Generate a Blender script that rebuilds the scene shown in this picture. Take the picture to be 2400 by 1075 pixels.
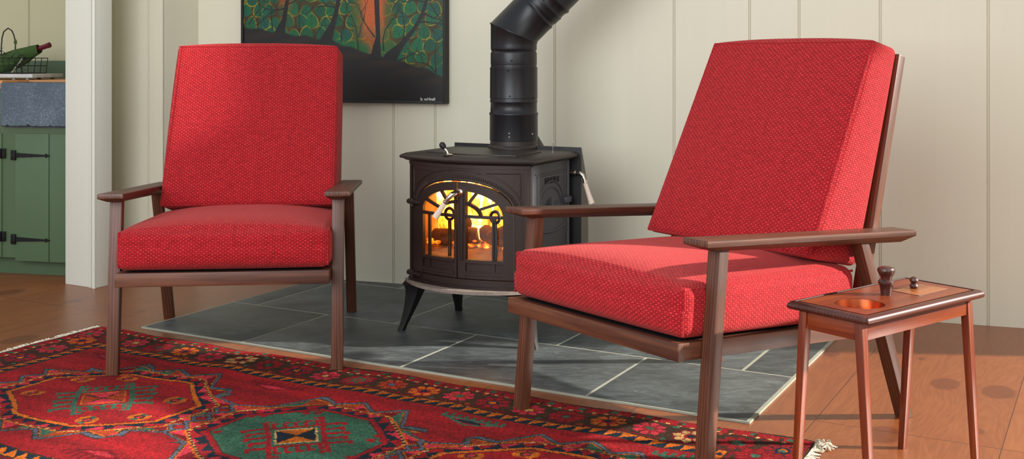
import bpy, bmesh, math, random
import numpy as np
from mathutils import Vector, Matrix

random.seed(7); rng = np.random.default_rng(7)
S = bpy.context.scene
for o in list(bpy.data.objects): bpy.data.objects.remove(o)
COL = S.collection

# ------------------------------------------------------------------ camera
cam = bpy.data.cameras.new('camera'); co = bpy.data.objects.new('camera', cam); COL.objects.link(co)
co.location = (0, 0, 1.0); co.rotation_euler = (math.radians(90), 0, 0)
cam.sensor_fit = 'HORIZONTAL'; cam.sensor_width = 36; cam.lens = 36 * 2612 / 2400
cam.shift_x = -(1224.8 - 1200) / 2400; cam.shift_y = -(537.5 - 142.2) / 2400
cam.clip_start = .05; cam.clip_end = 60
S.camera = co
# ------------------------------------------------------------------ world, sun, soft window light, added front fill, exposure
w = bpy.data.worlds.new('world'); S.world = w; w.use_nodes = True
bg = w.node_tree.nodes['Background']; bg.inputs[0].default_value = (.92, .95, 1.0, 1); bg.inputs[1].default_value = .70
def light(name, kind, loc, target, power, color, **k):
    l = bpy.data.lights.new(name, kind); l.energy = power; l.color = color
    for a, b in k.items(): setattr(l, a, b)
    o = bpy.data.objects.new(name, l); COL.objects.link(o); o.location = loc
    o.rotation_euler = (Vector(target) - Vector(loc)).to_track_quat('-Z', 'Y').to_euler(); return o
light('sun', 'SUN', (4, 2.7, 3), (3, 2.78, 3 - .445), 9.0, (1.0, .93, .84), angle=math.radians(1.6))
light('window_light_left', 'AREA', (-2.0, -.2, 1.9), (-.6, 4.4, .8), 125, (.93, .98, 1.0), shape='RECTANGLE', size=3.0, size_y=2.0)
light('front_fill', 'AREA', (1.8, -1.2, 2.2), (.4, 4.2, .5), 46, (1.0, .97, .90), shape='RECTANGLE', size=3.2, size_y=2.2)  # soft fill lamp added behind the camera, no known window there
S.view_settings.view_transform = 'Standard'; S.view_settings.look = 'None'
S.view_settings.gamma = 1; S.view_settings.use_curve_mapping = False
S.view_settings.exposure = 0.16

# ------------------------------------------------------------------ helpers
def link(name, me, mat=None, parent=None):
    o = bpy.data.objects.new(name, me); COL.objects.link(o)
    if mat is not None:
        for m in (mat if isinstance(mat, (list, tuple)) else [mat]): me.materials.append(m)
    if parent is not None: o.parent = parent
    return o
def tag(o, label=None, cat=None, group=None, kind=None):
    if label: o['label'] = label
    if cat: o['category'] = cat
    if group: o['group'] = group
    if kind: o['kind'] = kind
    return o
def thing(name, label, cat, loc=(0, 0, 0), rz=0, group=None):
    o = bpy.data.objects.new(name, None); COL.objects.link(o); o.location = loc; o.rotation_euler = (0, 0, rz)
    o.empty_display_size = .1
    return tag(o, label, cat, group)
def smooth(me, ang=35):
    for p in me.polygons: p.use_smooth = True
    try: me.set_sharp_from_angle(angle=math.radians(ang))
    except Exception: pass
def grain(me, axis, org=(0, 0, 0), seed=0.0):
    """store a vector with x running along the grain, for the wood material"""
    X = Vector(axis).normalized(); t = Vector((0, 0, 1)) if abs(X.z) < .8 else Vector((0, 1, 0))
    Y = t.cross(X).normalized(); Z = X.cross(Y)
    n = len(me.vertices); co_ = np.empty(n * 3); me.vertices.foreach_get('co', co_); co_ = co_.reshape(n, 3) - np.array(org)
    M = np.array([X, Y, Z]); g = co_ @ M.T + np.array([seed * 3.7, seed * 1.3, seed * 2.1])
    a = me.attributes.new('gc', 'FLOAT_VECTOR', 'POINT'); a.data.foreach_set('vector', g.ravel().astype(np.float32))
def mesh_of(bm, name='m', sm=True, ang=35):
    bmesh.ops.recalc_face_normals(bm, faces=bm.faces[:])
    me = bpy.data.meshes.new(name); bm.to_mesh(me); bm.free()
    if sm: smooth(me, ang)
    return me
def obj(name, bm, mat, parent=None, axis=None, seed=0.0, ang=35):
    me = mesh_of(bm, name, True, ang)
    if axis is not None: grain(me, axis, seed=seed)
    return link(name, me, mat, parent)
def hexa(bm, c, bev=0.0, seg=2):
    """c: 8 corners, bottom ring 0..3 then top ring 4..7"""
    vs = [bm.verts.new(p) for p in c]
    F = [(3, 2, 1, 0), (4, 5, 6, 7), (0, 1, 5, 4), (1, 2, 6, 5), (2, 3, 7, 6), (3, 0, 4, 7)]
    fs = [bm.faces.new([vs[i] for i in f]) for f in F]
    if bev > 0:
        es = set(e for f in fs for e in f.edges)
        bmesh.ops.bevel(bm, geom=list(es), offset=bev, segments=seg, profile=.6, affect='EDGES', clamp_overlap=True)
def box(bm, x0, x1, y0, y1, z0, z1, bev=0.0):
    hexa(bm, [(x0, y0, z0), (x1, y0, z0), (x1, y1, z0), (x0, y1, z0), (x0, y0, z1), (x1, y0, z1), (x1, y1, z1), (x0, y1, z1)], bev)
def tube(bm, pts, rad, n=10, cap=True, sq=None):
    """round (or rectangular sq=(a,b)) tube through pts"""
    pts = [Vector(p) for p in pts]; m = len(pts)
    rad = rad if isinstance(rad, (list, tuple)) else [rad] * m
    rings = []; prev = None
    for i, p in enumerate(pts):
        d = (pts[min(i + 1, m - 1)] - pts[max(i - 1, 0)]).normalized()
        if prev is None:
            a = Vector((0, 0, 1)) if abs(d.z) < .9 else Vector((1, 0, 0)); u = a.cross(d).normalized()
        else: u = (prev - d * prev.dot(d)).normalized()
        prev = u; v = d.cross(u)
        r = rad[i]
        if sq: q = [(-sq[0], -sq[1]), (sq[0], -sq[1]), (sq[0], sq[1]), (-sq[0], sq[1])]; q = [(a * r, b * r) for a, b in q]
        else: q = [(math.cos(2 * math.pi * k / n) * r, math.sin(2 * math.pi * k / n) * r) for k in range(n)]
        rings.append([bm.verts.new(p + u * a + v * b) for a, b in q])
    for A, B in zip(rings, rings[1:]):
        k = len(A)
        for i in range(k): bm.faces.new((A[i], A[(i + 1) % k], B[(i + 1) % k], B[i]))
    if cap: bm.faces.new(rings[0][::-1]); bm.faces.new(rings[-1])
def lathe(bm, prof, n=32, M=None, cap=True):
    """prof: [(r,z)] about z"""
    M = M or Matrix.Identity(4); rings = []
    for r, z in prof:
        rings.append([bm.verts.new(M @ Vector((r * math.cos(2 * math.pi * k / n), r * math.sin(2 * math.pi * k / n), z))) for k in range(n)])
    for A, B in zip(rings, rings[1:]):
        for i in range(n): bm.faces.new((A[i], A[(i + 1) % n], B[(i + 1) % n], B[i]))
    if cap:
        if prof[0][0] > 1e-5: bm.faces.new(rings[0][::-1])
        if prof[-1][0] > 1e-5: bm.faces.new(rings[-1])
        bmesh.ops.remove_doubles(bm, verts=bm.verts[:], dist=1e-6)
def ball(bm, c, r, sc=(1, 1, 1), n=16):
    bmesh.ops.create_uvsphere(bm, u_segments=n, v_segments=n // 2 + 2, radius=r, matrix=Matrix.Translation(c) @ Matrix.Diagonal((*sc, 1)))
def prism(bm, poly, z0, z1, bev=0.0):
    a = [bm.verts.new((x, y, z0)) for x, y in poly]; b = [bm.verts.new((x, y, z1)) for x, y in poly]; n = len(poly)
    fs = [bm.faces.new(a[::-1]), bm.faces.new(b)] + [bm.faces.new((a[i], a[(i + 1) % n], b[(i + 1) % n], b[i])) for i in range(n)]
    if bev: bmesh.ops.bevel(bm, geom=list(set(e for f in fs for e in f.edges)), offset=bev, segments=2, profile=.6, affect='EDGES', clamp_overlap=True)
def srgb(r, g, b):
    f = lambda c: (c / 255 / 12.92) if c / 255 <= .04045 else ((c / 255 + .055) / 1.055) ** 2.4
    return (f(r), f(g), f(b), 1)

# ------------------------------------------------------------------ materials
class NT:
    def __init__(s, name):
        s.m = bpy.data.materials.new(name); s.m.use_nodes = True; s.t = s.m.node_tree; s.b = s.t.nodes['Principled BSDF']
    def n(s, kind, **k):
        x = s.t.nodes.new(kind)
        for a, b in k.items():
            if a.startswith('i_'):
                key = a[2:]; key = int(key) if key.isdigit() else key.replace('_', ' ')
                s.set(x.inputs[key], b)
            else: setattr(x, a, b)
        return x
    def set(s, sock, v):
        if isinstance(v, bpy.types.NodeSocket): s.t.links.new(v, sock)
        elif isinstance(v, bpy.types.Node): s.t.links.new(v.outputs[0], sock)
        else: sock.default_value = v
    def math(s, op, a, b=0.0, c=0.0, clamp=False):
        x = s.n('ShaderNodeMath', operation=op); x.use_clamp = clamp
        s.set(x.inputs[0], a); s.set(x.inputs[1], b); s.set(x.inputs[2], c); return x.outputs[0]
    def mix(s, f, a, b, mode='MIX'):
        x = s.n('ShaderNodeMix', data_type='RGBA', blend_type=mode); s.set(x.inputs[0], f); s.set(x.inputs[6], a); s.set(x.inputs[7], b); return x.outputs[2]
    def ramp(s, f, stops):
        x = s.n('ShaderNodeValToRGB'); s.set(x.inputs[0], f); e = x.color_ramp.elements
        while len(e) < len(stops): e.new(.5)
        for k, (p, c) in enumerate(stops): e[k].position = p; e[k].color = c if len(c) == 4 else (*c, 1)
        return x.outputs[0]
    def noise(s, vec, scale, detail=3, rough=.5, dist=0.0):
        x = s.n('ShaderNodeTexNoise'); s.set(x.inputs['Vector'], vec); x.inputs['Scale'].default_value = scale
        x.inputs['Detail'].default_value = detail; x.inputs['Roughness'].default_value = rough; x.inputs['Distortion'].default_value = dist; return x.outputs[0]
    def vmul(s, v, k):
        x = s.n('ShaderNodeVectorMath', operation='MULTIPLY'); s.set(x.inputs[0], v); x.inputs[1].default_value = k; return x.outputs[0]
    def attr(s, name): return s.n('ShaderNodeAttribute', attribute_name=name).outputs['Vector']
    def obj(s): return s.n('ShaderNodeTexCoord').outputs['Object']
    def sep(s, v):
        x = s.n('ShaderNodeSeparateXYZ'); s.set(x.inputs[0], v); return x.outputs
    def out(s, color=None, rough=None, bump=None, bstr=.3, bdist=.002, metal=None, spec=None, **k):
        if color is not None: s.set(s.b.inputs['Base Color'], color)
        if rough is not None: s.set(s.b.inputs['Roughness'], rough)
        if metal is not None: s.set(s.b.inputs['Metallic'], metal)
        if spec is not None: s.set(s.b.inputs['Specular IOR Level'], spec)
        if bump is not None:
            x = s.n('ShaderNodeBump'); x.inputs['Strength'].default_value = bstr; x.inputs['Distance'].default_value = bdist
            s.set(x.inputs['Height'], bump); s.set(s.b.inputs['Normal'], x.outputs[0])
        for a, b in k.items(): s.set(s.b.inputs[a.replace('_', ' ')], b)
        return s.m

def wood(name, dark, mid, light_, rough=.38, scale=1.0, bstr=.12, coat=0.0):
    t = NT(name); g = t.attr('gc')
    v1 = t.vmul(g, (2.6 * scale, 55 * scale, 55 * scale)); n1 = t.noise(v1, 1.0, 4, .6, .5)
    v2 = t.vmul(g, (9, 760, 760)); n2 = t.noise(v2, 1.0, 3, .6)
    v3 = t.vmul(g, (.9, 5, 5)); n3 = t.noise(v3, 1.0, 2, .5)
    wv = t.n('ShaderNodeTexWave', wave_type='BANDS', bands_direction='Y'); t.set(wv.inputs['Vector'], t.vmul(g, (3.0, 34, 34)))
    wv.inputs['Scale'].default_value = 1.0; wv.inputs['Distortion'].default_value = 7; wv.inputs['Detail'].default_value = 3; wv.inputs['Detail Scale'].default_value = .7
    f = t.math('MULTIPLY_ADD', wv.outputs[1], .22, t.math('MULTIPLY_ADD', n1, .62, t.math('MULTIPLY', n3, .3)))
    c = t.ramp(f, [(.25, dark), (.55, mid), (.85, light_)])
    c = t.mix(t.math('MULTIPLY', t.math('SUBTRACT', .58, n2, clamp=True), .8, clamp=True), c, dark)
    r = t.math('MULTIPLY_ADD', n2, .12, rough - .05)
    return t.out(c, r, n2, bstr * .6, .0003, Coat_Weight=coat, Coat_Roughness=.15)
M_walnut = wood('walnut', srgb(42, 21, 12), srgb(84, 46, 28), srgb(116, 70, 46), .44)
M_tablewood = wood('mahogany', srgb(66, 20, 8), srgb(112, 44, 16), srgb(144, 72, 32), .36, .8, .06, .12)
M_lidwood = wood('pale_mahogany', srgb(110, 52, 20), srgb(150, 84, 38), srgb(176, 108, 58), .30, .8, .06, .3)
M_darkmould = wood('dark_mahogany', srgb(36, 13, 9), srgb(62, 24, 15), srgb(88, 40, 25), .40, .8, .06, .2)
M_counterwood = wood('counter_maple', srgb(168, 108, 62), srgb(196, 134, 82), srgb(214, 156, 102), .4)

def fabric():
    t = NT('red_woven_fabric'); uv = t.attr('wuv'); s = t.sep(uv)
    wob = t.noise(t.vmul(uv, (1, 1, 1)), 28, 2, .5)
    U = t.math('ADD', t.math('MULTIPLY', s[0], 1 / .0082), t.math('MULTIPLY', wob, .5)); V = t.math('ADD', t.math('MULTIPLY', s[1], 1 / .0058), t.math('MULTIPLY', wob, .4))
    fu, fv = t.math('FRACT', U), t.math('FRACT', V); iu, iv = t.math('FLOOR', U), t.math('FLOOR', V)
    chk = t.math('MODULO', t.math('ABSOLUTE', t.math('ADD', iu, iv)), 2.0)
    su = t.math('SINE', t.math('MULTIPLY', fu, math.pi)); sv = t.math('SINE', t.math('MULTIPLY', fv, math.pi))
    A = t.math('MULTIPLY', t.math('POWER', sv, .55), t.math('MULTIPLY_ADD', t.math('POWER', su, .7), .75, .25))
    B = t.math('MULTIPLY', t.math('POWER', su, .8), t.math('MULTIPLY_ADD', sv, .35, .15))
    h = t.math('ADD', t.math('MULTIPLY', chk, A), t.math('MULTIPLY', t.math('SUBTRACT', 1.0, chk), t.math('MULTIPLY', B, .8)))
    fib = t.noise(t.vmul(uv, (1, 1, 1)), 900, 2, .6)
    slub = t.noise(t.vmul(uv, (38, 110, 60)), 1.0, 2, .6)
    cell = t.n('ShaderNodeTexWhiteNoise', noise_dimensions='2D'); cb = t.n('ShaderNodeCombineXYZ'); t.set(cb.inputs[0], iu); t.set(cb.inputs[1], iv); t.set(cell.inputs['Vector'], cb.outputs[0])
    f = t.math('ADD', t.math('MULTIPLY', h, .62), t.math('ADD', t.math('MULTIPLY', slub, .34), t.math('MULTIPLY', cell.outputs[0], .12)))
    f = t.math('ADD', f, t.math('MULTIPLY', t.math('SUBTRACT', fib, .5), .3))
    c = t.ramp(f, [(.14, srgb(96, 0, 10)), (.42, srgb(152, 8, 22)), (.70, srgb(184, 26, 36)), (.98, srgb(216, 68, 68))])
    return t.out(c, .82, t.math('ADD', h, t.math('MULTIPLY', fib, .25)), .85, .0022, spec=.25, Sheen_Weight=.3, Sheen_Roughness=.5, Sheen_Tint=srgb(255, 150, 140))
M_fabric = fabric()

def paint(name, col, rough=.45, var=.04, streak=True, b=.05):
    t = NT(name); o = t.obj(); n1 = t.noise(t.vmul(o, (28, 28, 1.2) if streak else (3, 3, 3)), 1.0, 3, .6); n2 = t.noise(o, 2.0, 2)
    f = t.math('ADD', t.math('MULTIPLY', n1, .6), t.math('MULTIPLY', n2, .4))
    c = t.mix(f, tuple(x * (1 - var * 2) for x in col[:3]) + (1,), tuple(min(1, x * (1 + var)) for x in col[:3]) + (1,))
    return t.out(c, rough, n1, b, .001)
M_wall = paint('cream_wall_paint', srgb(214, 209, 187), .5, .03)
M_trimp = paint('white_trim_paint', srgb(216, 216, 202), .4, .02)
M_kitwall = paint('kitchen_wall_paint', srgb(186, 182, 148), .5, .03)
M_green = paint('green_cabinet_paint', srgb(76, 98, 68), .45, .05)
M_greenlt = paint('green_door_paint', srgb(80, 104, 74), .42, .04)

def floor_mat():
    t = NT('pine_floor'); o = t.obj(); s = t.sep(o)
    # u across the boards, v along them
    u = t.math('ADD', t.math('MULTIPLY', s[0], .8809), t.math('MULTIPLY', s[1], -.4732))
    v = t.math('ADD', t.math('MULTIPLY', s[0], .4732), t.math('MULTIPLY', s[1], .8809))
    W = .48
    k = t.math('DIVIDE', t.math('ADD', u, .272), W); ik = t.math('FLOOR', k); fk = t.math('FRACT', k)
    wn = t.n('ShaderNodeTexWhiteNoise', noise_dimensions='1D'); t.set(wn.inputs['W'], ik)
    vo = t.math('ADD', v, t.math('MULTIPLY', wn.outputs[0], 3.1)); L = 3.4
    kv = t.math('DIVIDE', t.math('SUBTRACT', v, 3.112), L); fkv = t.math('FRACT', kv); ikv = t.math('FLOOR', kv)
    wn2 = t.n('ShaderNodeTexWhiteNoise', noise_dimensions='2D'); cb = t.n('ShaderNodeCombineXYZ'); t.set(cb.inputs[0], ik); t.set(cb.inputs[1], ikv); t.set(wn2.inputs['Vector'], cb.outputs[0])
    # knots: warp the grain around each
    cu, cv = u, v; dark = None
    knots = [(2215, 899, .045), (2340, 918, .05), (2070, 1018, .05), (45, 795, .05), (170, 706, .03), (1948, 828, .03), (2290, 1010, .02), (20, 685, .05), (330, 730, .02), (2160, 840, .012)]
    warp = None
    for x, y, r in knots:
        Y = 2612 / (y - 142.2); X = (x - 1224.8) * Y / 2612; ku = .8809 * X - .4732 * Y; kv_ = .4732 * X + .8809 * Y
        du = t.math('SUBTRACT', u, ku); dv = t.math('SUBTRACT', v, kv_)
        d2 = t.math('ADD', t.math('MULTIPLY', t.math('MULTIPLY', du, du), 1 / (r * r)), t.math('MULTIPLY', t.math('MULTIPLY', dv, dv), .42 / (r * r)))
        e = t.math('DIVIDE', 1.0, t.math('ADD', 1.0, d2))
        wp = t.math('MULTIPLY', e, r * 1.6); warp = wp if warp is None else t.math('ADD', warp, wp)
        dk = t.math('MULTIPLY', t.math('SUBTRACT', 1.15, d2, clamp=True), 2.2, clamp=True); dark = dk if dark is None else t.math('MAXIMUM', dark, dk)
    cc = t.n('ShaderNodeCombineXYZ'); t.set(cc.inputs[0], t.math('ADD', u, t.math('ADD', warp, t.math('MULTIPLY', wn2.outputs[0], 2.0)))); t.set(cc.inputs[1], t.math('MULTIPLY', v, .16)); t.set(cc.inputs[2], t.math('MULTIPLY', ik, 3.3))
    g1 = t.noise(cc.outputs[0], 9, 3, .55, 1.2)
    rings = t.math('SINE', t.math('MULTIPLY', g1, 60)); fine = t.noise(t.vmul(cc.outputs[0], (260, 60, 1)), 1.0, 3, .6)
    big = t.noise(o, 1.3, 3, .5)
    f = t.math('ADD', t.math('MULTIPLY', rings, .045), t.math('ADD', t.math('MULTIPLY', fine, .35), t.math('ADD', t.math('MULTIPLY', big, .45), t.math('MULTIPLY', wn2.outputs[0], .22))))
    c = t.ramp(f, [(.18, srgb(98, 48, 24)), (.5, srgb(134, 74, 38)), (.85, srgb(160, 96, 54))])
    c = t.mix(t.math('MULTIPLY', dark, .55, clamp=True), c, srgb(84, 36, 20))
    spk = t.n('ShaderNodeTexVoronoi'); t.set(spk.inputs['Vector'], o); spk.inputs['Scale'].default_value = 9
    sp = t.math('LESS_THAN', spk.outputs[0], .018); c = t.mix(t.math('MULTIPLY', sp, .8), c, srgb(30, 18, 12))
    gap = t.math('MAXIMUM', t.math('LESS_THAN', t.math('ABSOLUTE', t.math('SUBTRACT', fk, .0)), .0042), t.math('GREATER_THAN', fk, .9985))
    gap2 = t.math('LESS_THAN', fkv, .0009); gap = t.math('MAXIMUM', gap, gap2)
    c = t.mix(t.math('MULTIPLY', gap, .8), c, srgb(45, 22, 14))
    return t.out(c, t.math('MULTIPLY_ADD', fine, .12, .30), t.math('SUBTRACT', t.math('MULTIPLY', fine, .3), gap), .25, .0012, Coat_Weight=.12, Coat_Roughness=.22)
M_floor = floor_mat()

def slate():
    t = NT('slate'); o = t.obj(); n1 = t.noise(o, 3.2, 5, .62, .6); n2 = t.noise(t.vmul(o, (10, 30, 10)), 1.0, 5, .7, 1.5); n3 = t.noise(o, 140, 2)
    f = t.math('ADD', t.math('MULTIPLY', n1, .5), t.math('MULTIPLY', n2, .5))
    c = t.ramp(f, [(.34, srgb(44, 47, 47)), (.47, srgb(66, 70, 70)), (.60, srgb(90, 96, 96)), (.72, srgb(132, 138, 138))])
    vor = t.n('ShaderNodeTexVoronoi'); t.set(vor.inputs['Vector'], o); vor.inputs['Scale'].default_value = 60
    sp = t.math('MULTIPLY', t.math('LESS_THAN', vor.outputs[0], .09), t.math('GREATER_THAN', n1, .53))
    c = t.mix(t.math('MULTIPLY', sp, .35), c, srgb(190, 195, 195))
    return t.out(c, t.math('MULTIPLY_ADD', n2, .2, .38), t.math('ADD', n2, t.math('MULTIPLY', n3, .3)), .35, .0035)
M_slate = slate()
def simple(name, col, rough=.5, metal=0.0, nscale=30, var=.15, b=.1, bd=.001, **k):
    t = NT(name); o = t.obj(); n = t.noise(o, nscale, 4, .6)
    c = t.mix(n, tuple(x * (1 - var) for x in col[:3]) + (1,), tuple(min(1, x * (1 + var)) for x in col[:3]) + (1,))
    return t.out(c, rough, n, b, bd, metal=metal, **k)
M_grout = simple('grout', srgb(150, 150, 134), .9, 0, 60, .15, .3)
M_iron = simple('cast_iron_brown', srgb(46, 32, 27), .5, .25, 220, .25, .35, .0012)
M_ironside = simple('cast_iron_skylit', srgb(66, 66, 70), .5, .25, 220, .25, .35, .0012)  # stove iron with the side's cool sky light put into the colour
M_irontop = simple('cast_iron_top', srgb(54, 45, 41), .46, .3, 120, .25, .3, .001)
M_blackiron = simple('black_iron', srgb(17, 16, 16), .55, .1, 120, .2, .2)
M_lip = simple('ash_dusted_iron', srgb(132, 118, 108), .6, .1, 45, .45, .4, .0015)
M_pipe = simple('black_stove_pipe', srgb(30, 30, 33), .36, .35, 12, .1, .03)
M_chrome = simple('nickel', srgb(215, 205, 190), .15, 1.0, 40, .03, .02)
M_ceramic = simple('ceramic_grip', srgb(226, 208, 188), .3, 0, 20, .03, .02, Coat_Weight=.4)
M_copper = simple('copper', srgb(176, 96, 60), .3, 1.0, 40, .12, .1)
M_steelshield = simple('shield_steel', srgb(96, 92, 84), .35, .5, 12, .1, .05)
M_hinge = simple('black_hinge', srgb(16, 17, 19), .4, .3, 80, .1, .1)
M_firebrick = simple('firebrick', srgb(170, 120, 90), .9, 0, 40, .3, .4, .002)
M_log = simple('charred_log', srgb(96, 58, 38), .9, 0, 35, .6, .8, .006)
M_ashbed = simple('ash_bed', srgb(150, 120, 105), .95, 0, 60, .3, .6, .004)
M_black = simple('black_paint', srgb(16, 15, 16), .6, 0, 40, .15, .1)
M_string = simple('cotton_fringe', srgb(214, 204, 182), .9, 0, 200, .15, .5)
M_marble = simple('marble', srgb(190, 190, 188), .25, 0, 22, .4, .02)
M_clothgreen = simple('green_cloth', srgb(48, 76, 26), .85, 0, 300, .12, .3)
M_foil = simple('maroon_foil', srgb(96, 14, 34), .35, .3, 60, .1, .1)
M_glassdark = simple('bottle_glass', srgb(22, 34, 16), .08, 0, 10, .05, .0)
M_pewter = simple('pewter_foot', srgb(170, 172, 170), .4, .4, 40, .1, .1)
def sinkstone():
    t = NT('sink_stone'); o = t.obj(); n = t.noise(o, 160, 3, .7); n2 = t.noise(o, 6, 3)
    c = t.ramp(t.math('ADD', t.math('MULTIPLY', n, .7), t.math('MULTIPLY', n2, .3)), [(.3, srgb(52, 66, 78)), (.55, srgb(84, 98, 110)), (.72, srgb(140, 152, 160))])
    return t.out(c, .7, n, .3, .001)
M_sink = sinkstone()
def vcol(name, rough=.9, bstr=.6, bd=.002, scale=700, mul=True):
    t = NT(name); a = t.n('ShaderNodeAttribute', attribute_name='Col'); o = t.obj(); n = t.noise(o, scale, 2, .6); n2 = t.noise(t.vmul(o, (14, 60, 30)), 1.0, 3)
    c = a.outputs['Color']
    if mul:
        k = t.math('MULTIPLY_ADD', n, .5, .45); k = t.math('MULTIPLY', k, t.math('MULTIPLY_ADD', n2, .5, .8))
        cb = t.n('ShaderNodeCombineColor'); [t.set(cb.inputs[i], k) for i in range(3)]; c = t.mix(1.0, c, cb.outputs[0], 'MULTIPLY')
    return t.out(c, rough, n, bstr, bd, spec=.2 if mul else .4)
M_rug = vcol('rug_wool', .95, .9, .003, 420)
M_canvas = vcol('oil_paint', .42, .25, .001, 260, False)
def flame():
    t = NT('flame'); o = t.obj(); n = t.noise(t.vmul(o, (14, 14, 8)), 1.0, 4, .6, 1.2)
    c = t.ramp(n, [(.30, (1.0, .13, .0, 1)), (.42, (1.0, .30, .02, 1)), (.52, (1.0, .52, .06, 1)), (.66, (1.0, .78, .3, 1))])
    st = t.math('MULTIPLY_ADD', t.math('POWER', n, 3.0), 34.0, 1.0)
    return t.out((0, 0, 0, 1), 1.0, Emission_Color=c, Emission_Strength=st)
M_flame = flame()
def ember():
    t = NT('ember'); o = t.obj(); n = t.noise(o, 38, 4, .65, .5)
    c = t.ramp(n, [(.4, (.1, .01, .0, 1)), (.55, (1, .2, .01, 1)), (.75, (1, .6, .12, 1))])
    return t.out(srgb(60, 40, 30), .9, n, .8, .006, Emission_Color=c, Emission_Strength=t.math('MULTIPLY', t.math('POWER', n, 3.0), 14))
M_ember = ember()
def pane():
    t = NT('stove_glass'); tr = t.n('ShaderNodeBsdfTransparent'); tr.inputs[0].default_value = (1.0, .9, .78, 1)
    gl = t.n('ShaderNodeBsdfGlossy'); gl.inputs['Roughness'].default_value = .05
    mx = t.n('ShaderNodeMixShader'); mx.inputs[0].default_value = .05
    t.t.links.new(tr.outputs[0], mx.inputs[1]); t.t.links.new(gl.outputs[0], mx.inputs[2])
    t.t.links.new(mx.outputs[0], t.t.nodes['Material Output'].inputs['Surface']); return t.m
M_pane = pane()

# ------------------------------------------------------------------ room frames
US = Vector((.8809, -.4732, 0)); VS = Vector((.4732, .8809, 0))       # house frame of hearth, boards, rug, post
def UV(u, v, z=0.0): return US * u + VS * v + Vector((0, 0, z))
HA = math.atan2(-.4732, .8809)
WD = Vector((.9488, -.3160, 0)).normalized(); WN = Vector((-WD.y * -1, WD.x * -1, 0)); WN = Vector((WD.y, -WD.x, 0))   # along back wall, and towards the room
W0 = Vector((-.749, 5.044, 0))
def PW(s, off=0.0, z=0.0): return W0 + WD * s + WN * off + Vector((0, 0, z))

def struct(name, bm, mat, ang=35): o = obj(name, bm, mat, ang=ang); o['kind'] = 'structure'; return o
# floor
bm = bmesh.new(); box(bm, -5.5, 3.2, -2.5, 7.6, -.06, 0); struct('floor', bm, M_floor)
# back wall with beaded board joints
def board_wall(name, P0, D, N, s0, s1, grooves, z1, mat, thick=.08, z0=0.0):
    prof = [(s0, 0)]
    for g in sorted(grooves):
        for c in (-.0035, .0035): prof += [(g + c - .0017, 0), (g + c - .0005, -.0045), (g + c + .0005, -.0045), (g + c + .0017, 0)]
    prof += [(s1, 0)]
    bm = bmesh.new(); fr = [[bm.verts.new(P0 + D * s + N * o_ + Vector((0, 0, z))) for s, o_ in prof] for z in (z0, z1)]
    for i in range(len(prof) - 1): bm.faces.new((fr[0][i], fr[0][i + 1], fr[1][i + 1], fr[1][i]))
    bk = [[bm.verts.new(P0 + D * s - N * thick + Vector((0, 0, z))) for s in (s0, s1)] for z in (z0, z1)]
    bm.faces.new((bk[0][1], bk[0][0], bk[1][0], bk[1][1]))
    bm.faces.new([fr[1][i] for i in range(len(prof))] + [bk[1][1], bk[1][0]]); bm.faces.new([fr[0][i] for i in range(len(prof))][::-1] + [bk[0][0], bk[0][1]])
    bm.faces.new((fr[0][0], fr[1][0], bk[1][0], bk[0][0])); bm.faces.new((fr[0][-1], bk[0][1], bk[1][1], fr[1][-1]))
    return struct(name, bm, mat, 10)
def s_of(x):
    k = (x - 1224.8) / 2612; return (k * W0.y - W0.x) / (WD.x - k * WD.y)
GR = [s_of(x) for x in (650, 790, 922, 1020, 1300, 1580, 1757, 1873, 2063, 2316)] + [3.0, 3.35, 3.8]
board_wall('wall_back', W0, WD, WN, s_of(465), 3.99, GR, 2.6, M_wall)
K1 = Vector((-1.649, 5.114, 0)); K2 = W0 + WD * s_of(465)
bm = bmesh.new()
D_ = (K2 - K1).normalized(); N_ = Vector((D_.y, -D_.x, 0))
hexa(bm, [K1, K2, K2 - N_ * .05 , K1 - N_ * .05] + [p + Vector((0, 0, 2.6)) for p in (K1, K2, K2 - N_ * .05, K1 - N_ * .05)])
struct('wall_side', bm, M_wall)
kk = (348 - 1224.8) / 2612; sg = (kk * K1.y - K1.x) / (-US.x + kk * US.y) * -1
board_wall('wall_left', K1, US, -VS, -.37, 0, [(kk * K1.y - K1.x) / (US.x - kk * US.y)], 2.6, M_wall)
# right wall with a tall window the sun comes through (outside the frame)
bm = bmesh.new(); X0, X1 = 3.0, 3.14
for y0, y1, z0, z1 in ((-2.5, 1.5, 0, 2.6), (3.72, 4.0, 0, 2.6), (1.5, 3.72, 0, .32), (1.5, 3.72, 2.0, 2.6)): box(bm, X0, X1, y0, y1, z0, z1)
struct('wall_right', bm, M_wall)
bm = bmesh.new()
for y0, y1, z0, z1 in ((1.5, 1.55, .32, 2.0), (3.67, 3.72, .32, 2.0), (1.55, 3.67, .32, .37), (1.55, 3.67, 1.96, 2.0)): box(bm, 2.98, 3.1, y0, y1, z0, z1, .004)
struct('window_1', bm, M_trimp)

# door casing post at the kitchen opening
PA = Vector((-2.05, 4.996, 0)); PB = Vector((-1.878, 4.900, 0)); PC = Vector((-1.835, 4.980, 0))
d1 = (PB - PA).normalized(); n1 = Vector((d1.y, -d1.x, 0))
bm = bmesh.new()
pd = PC - PB; H = Vector((0, 0, 2.6))
A2 = PA + pd * 1.0
hexa(bm, [PA, PB, PC, A2, PA + H, PB + H, PC + H, A2 + H], .003)
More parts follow.
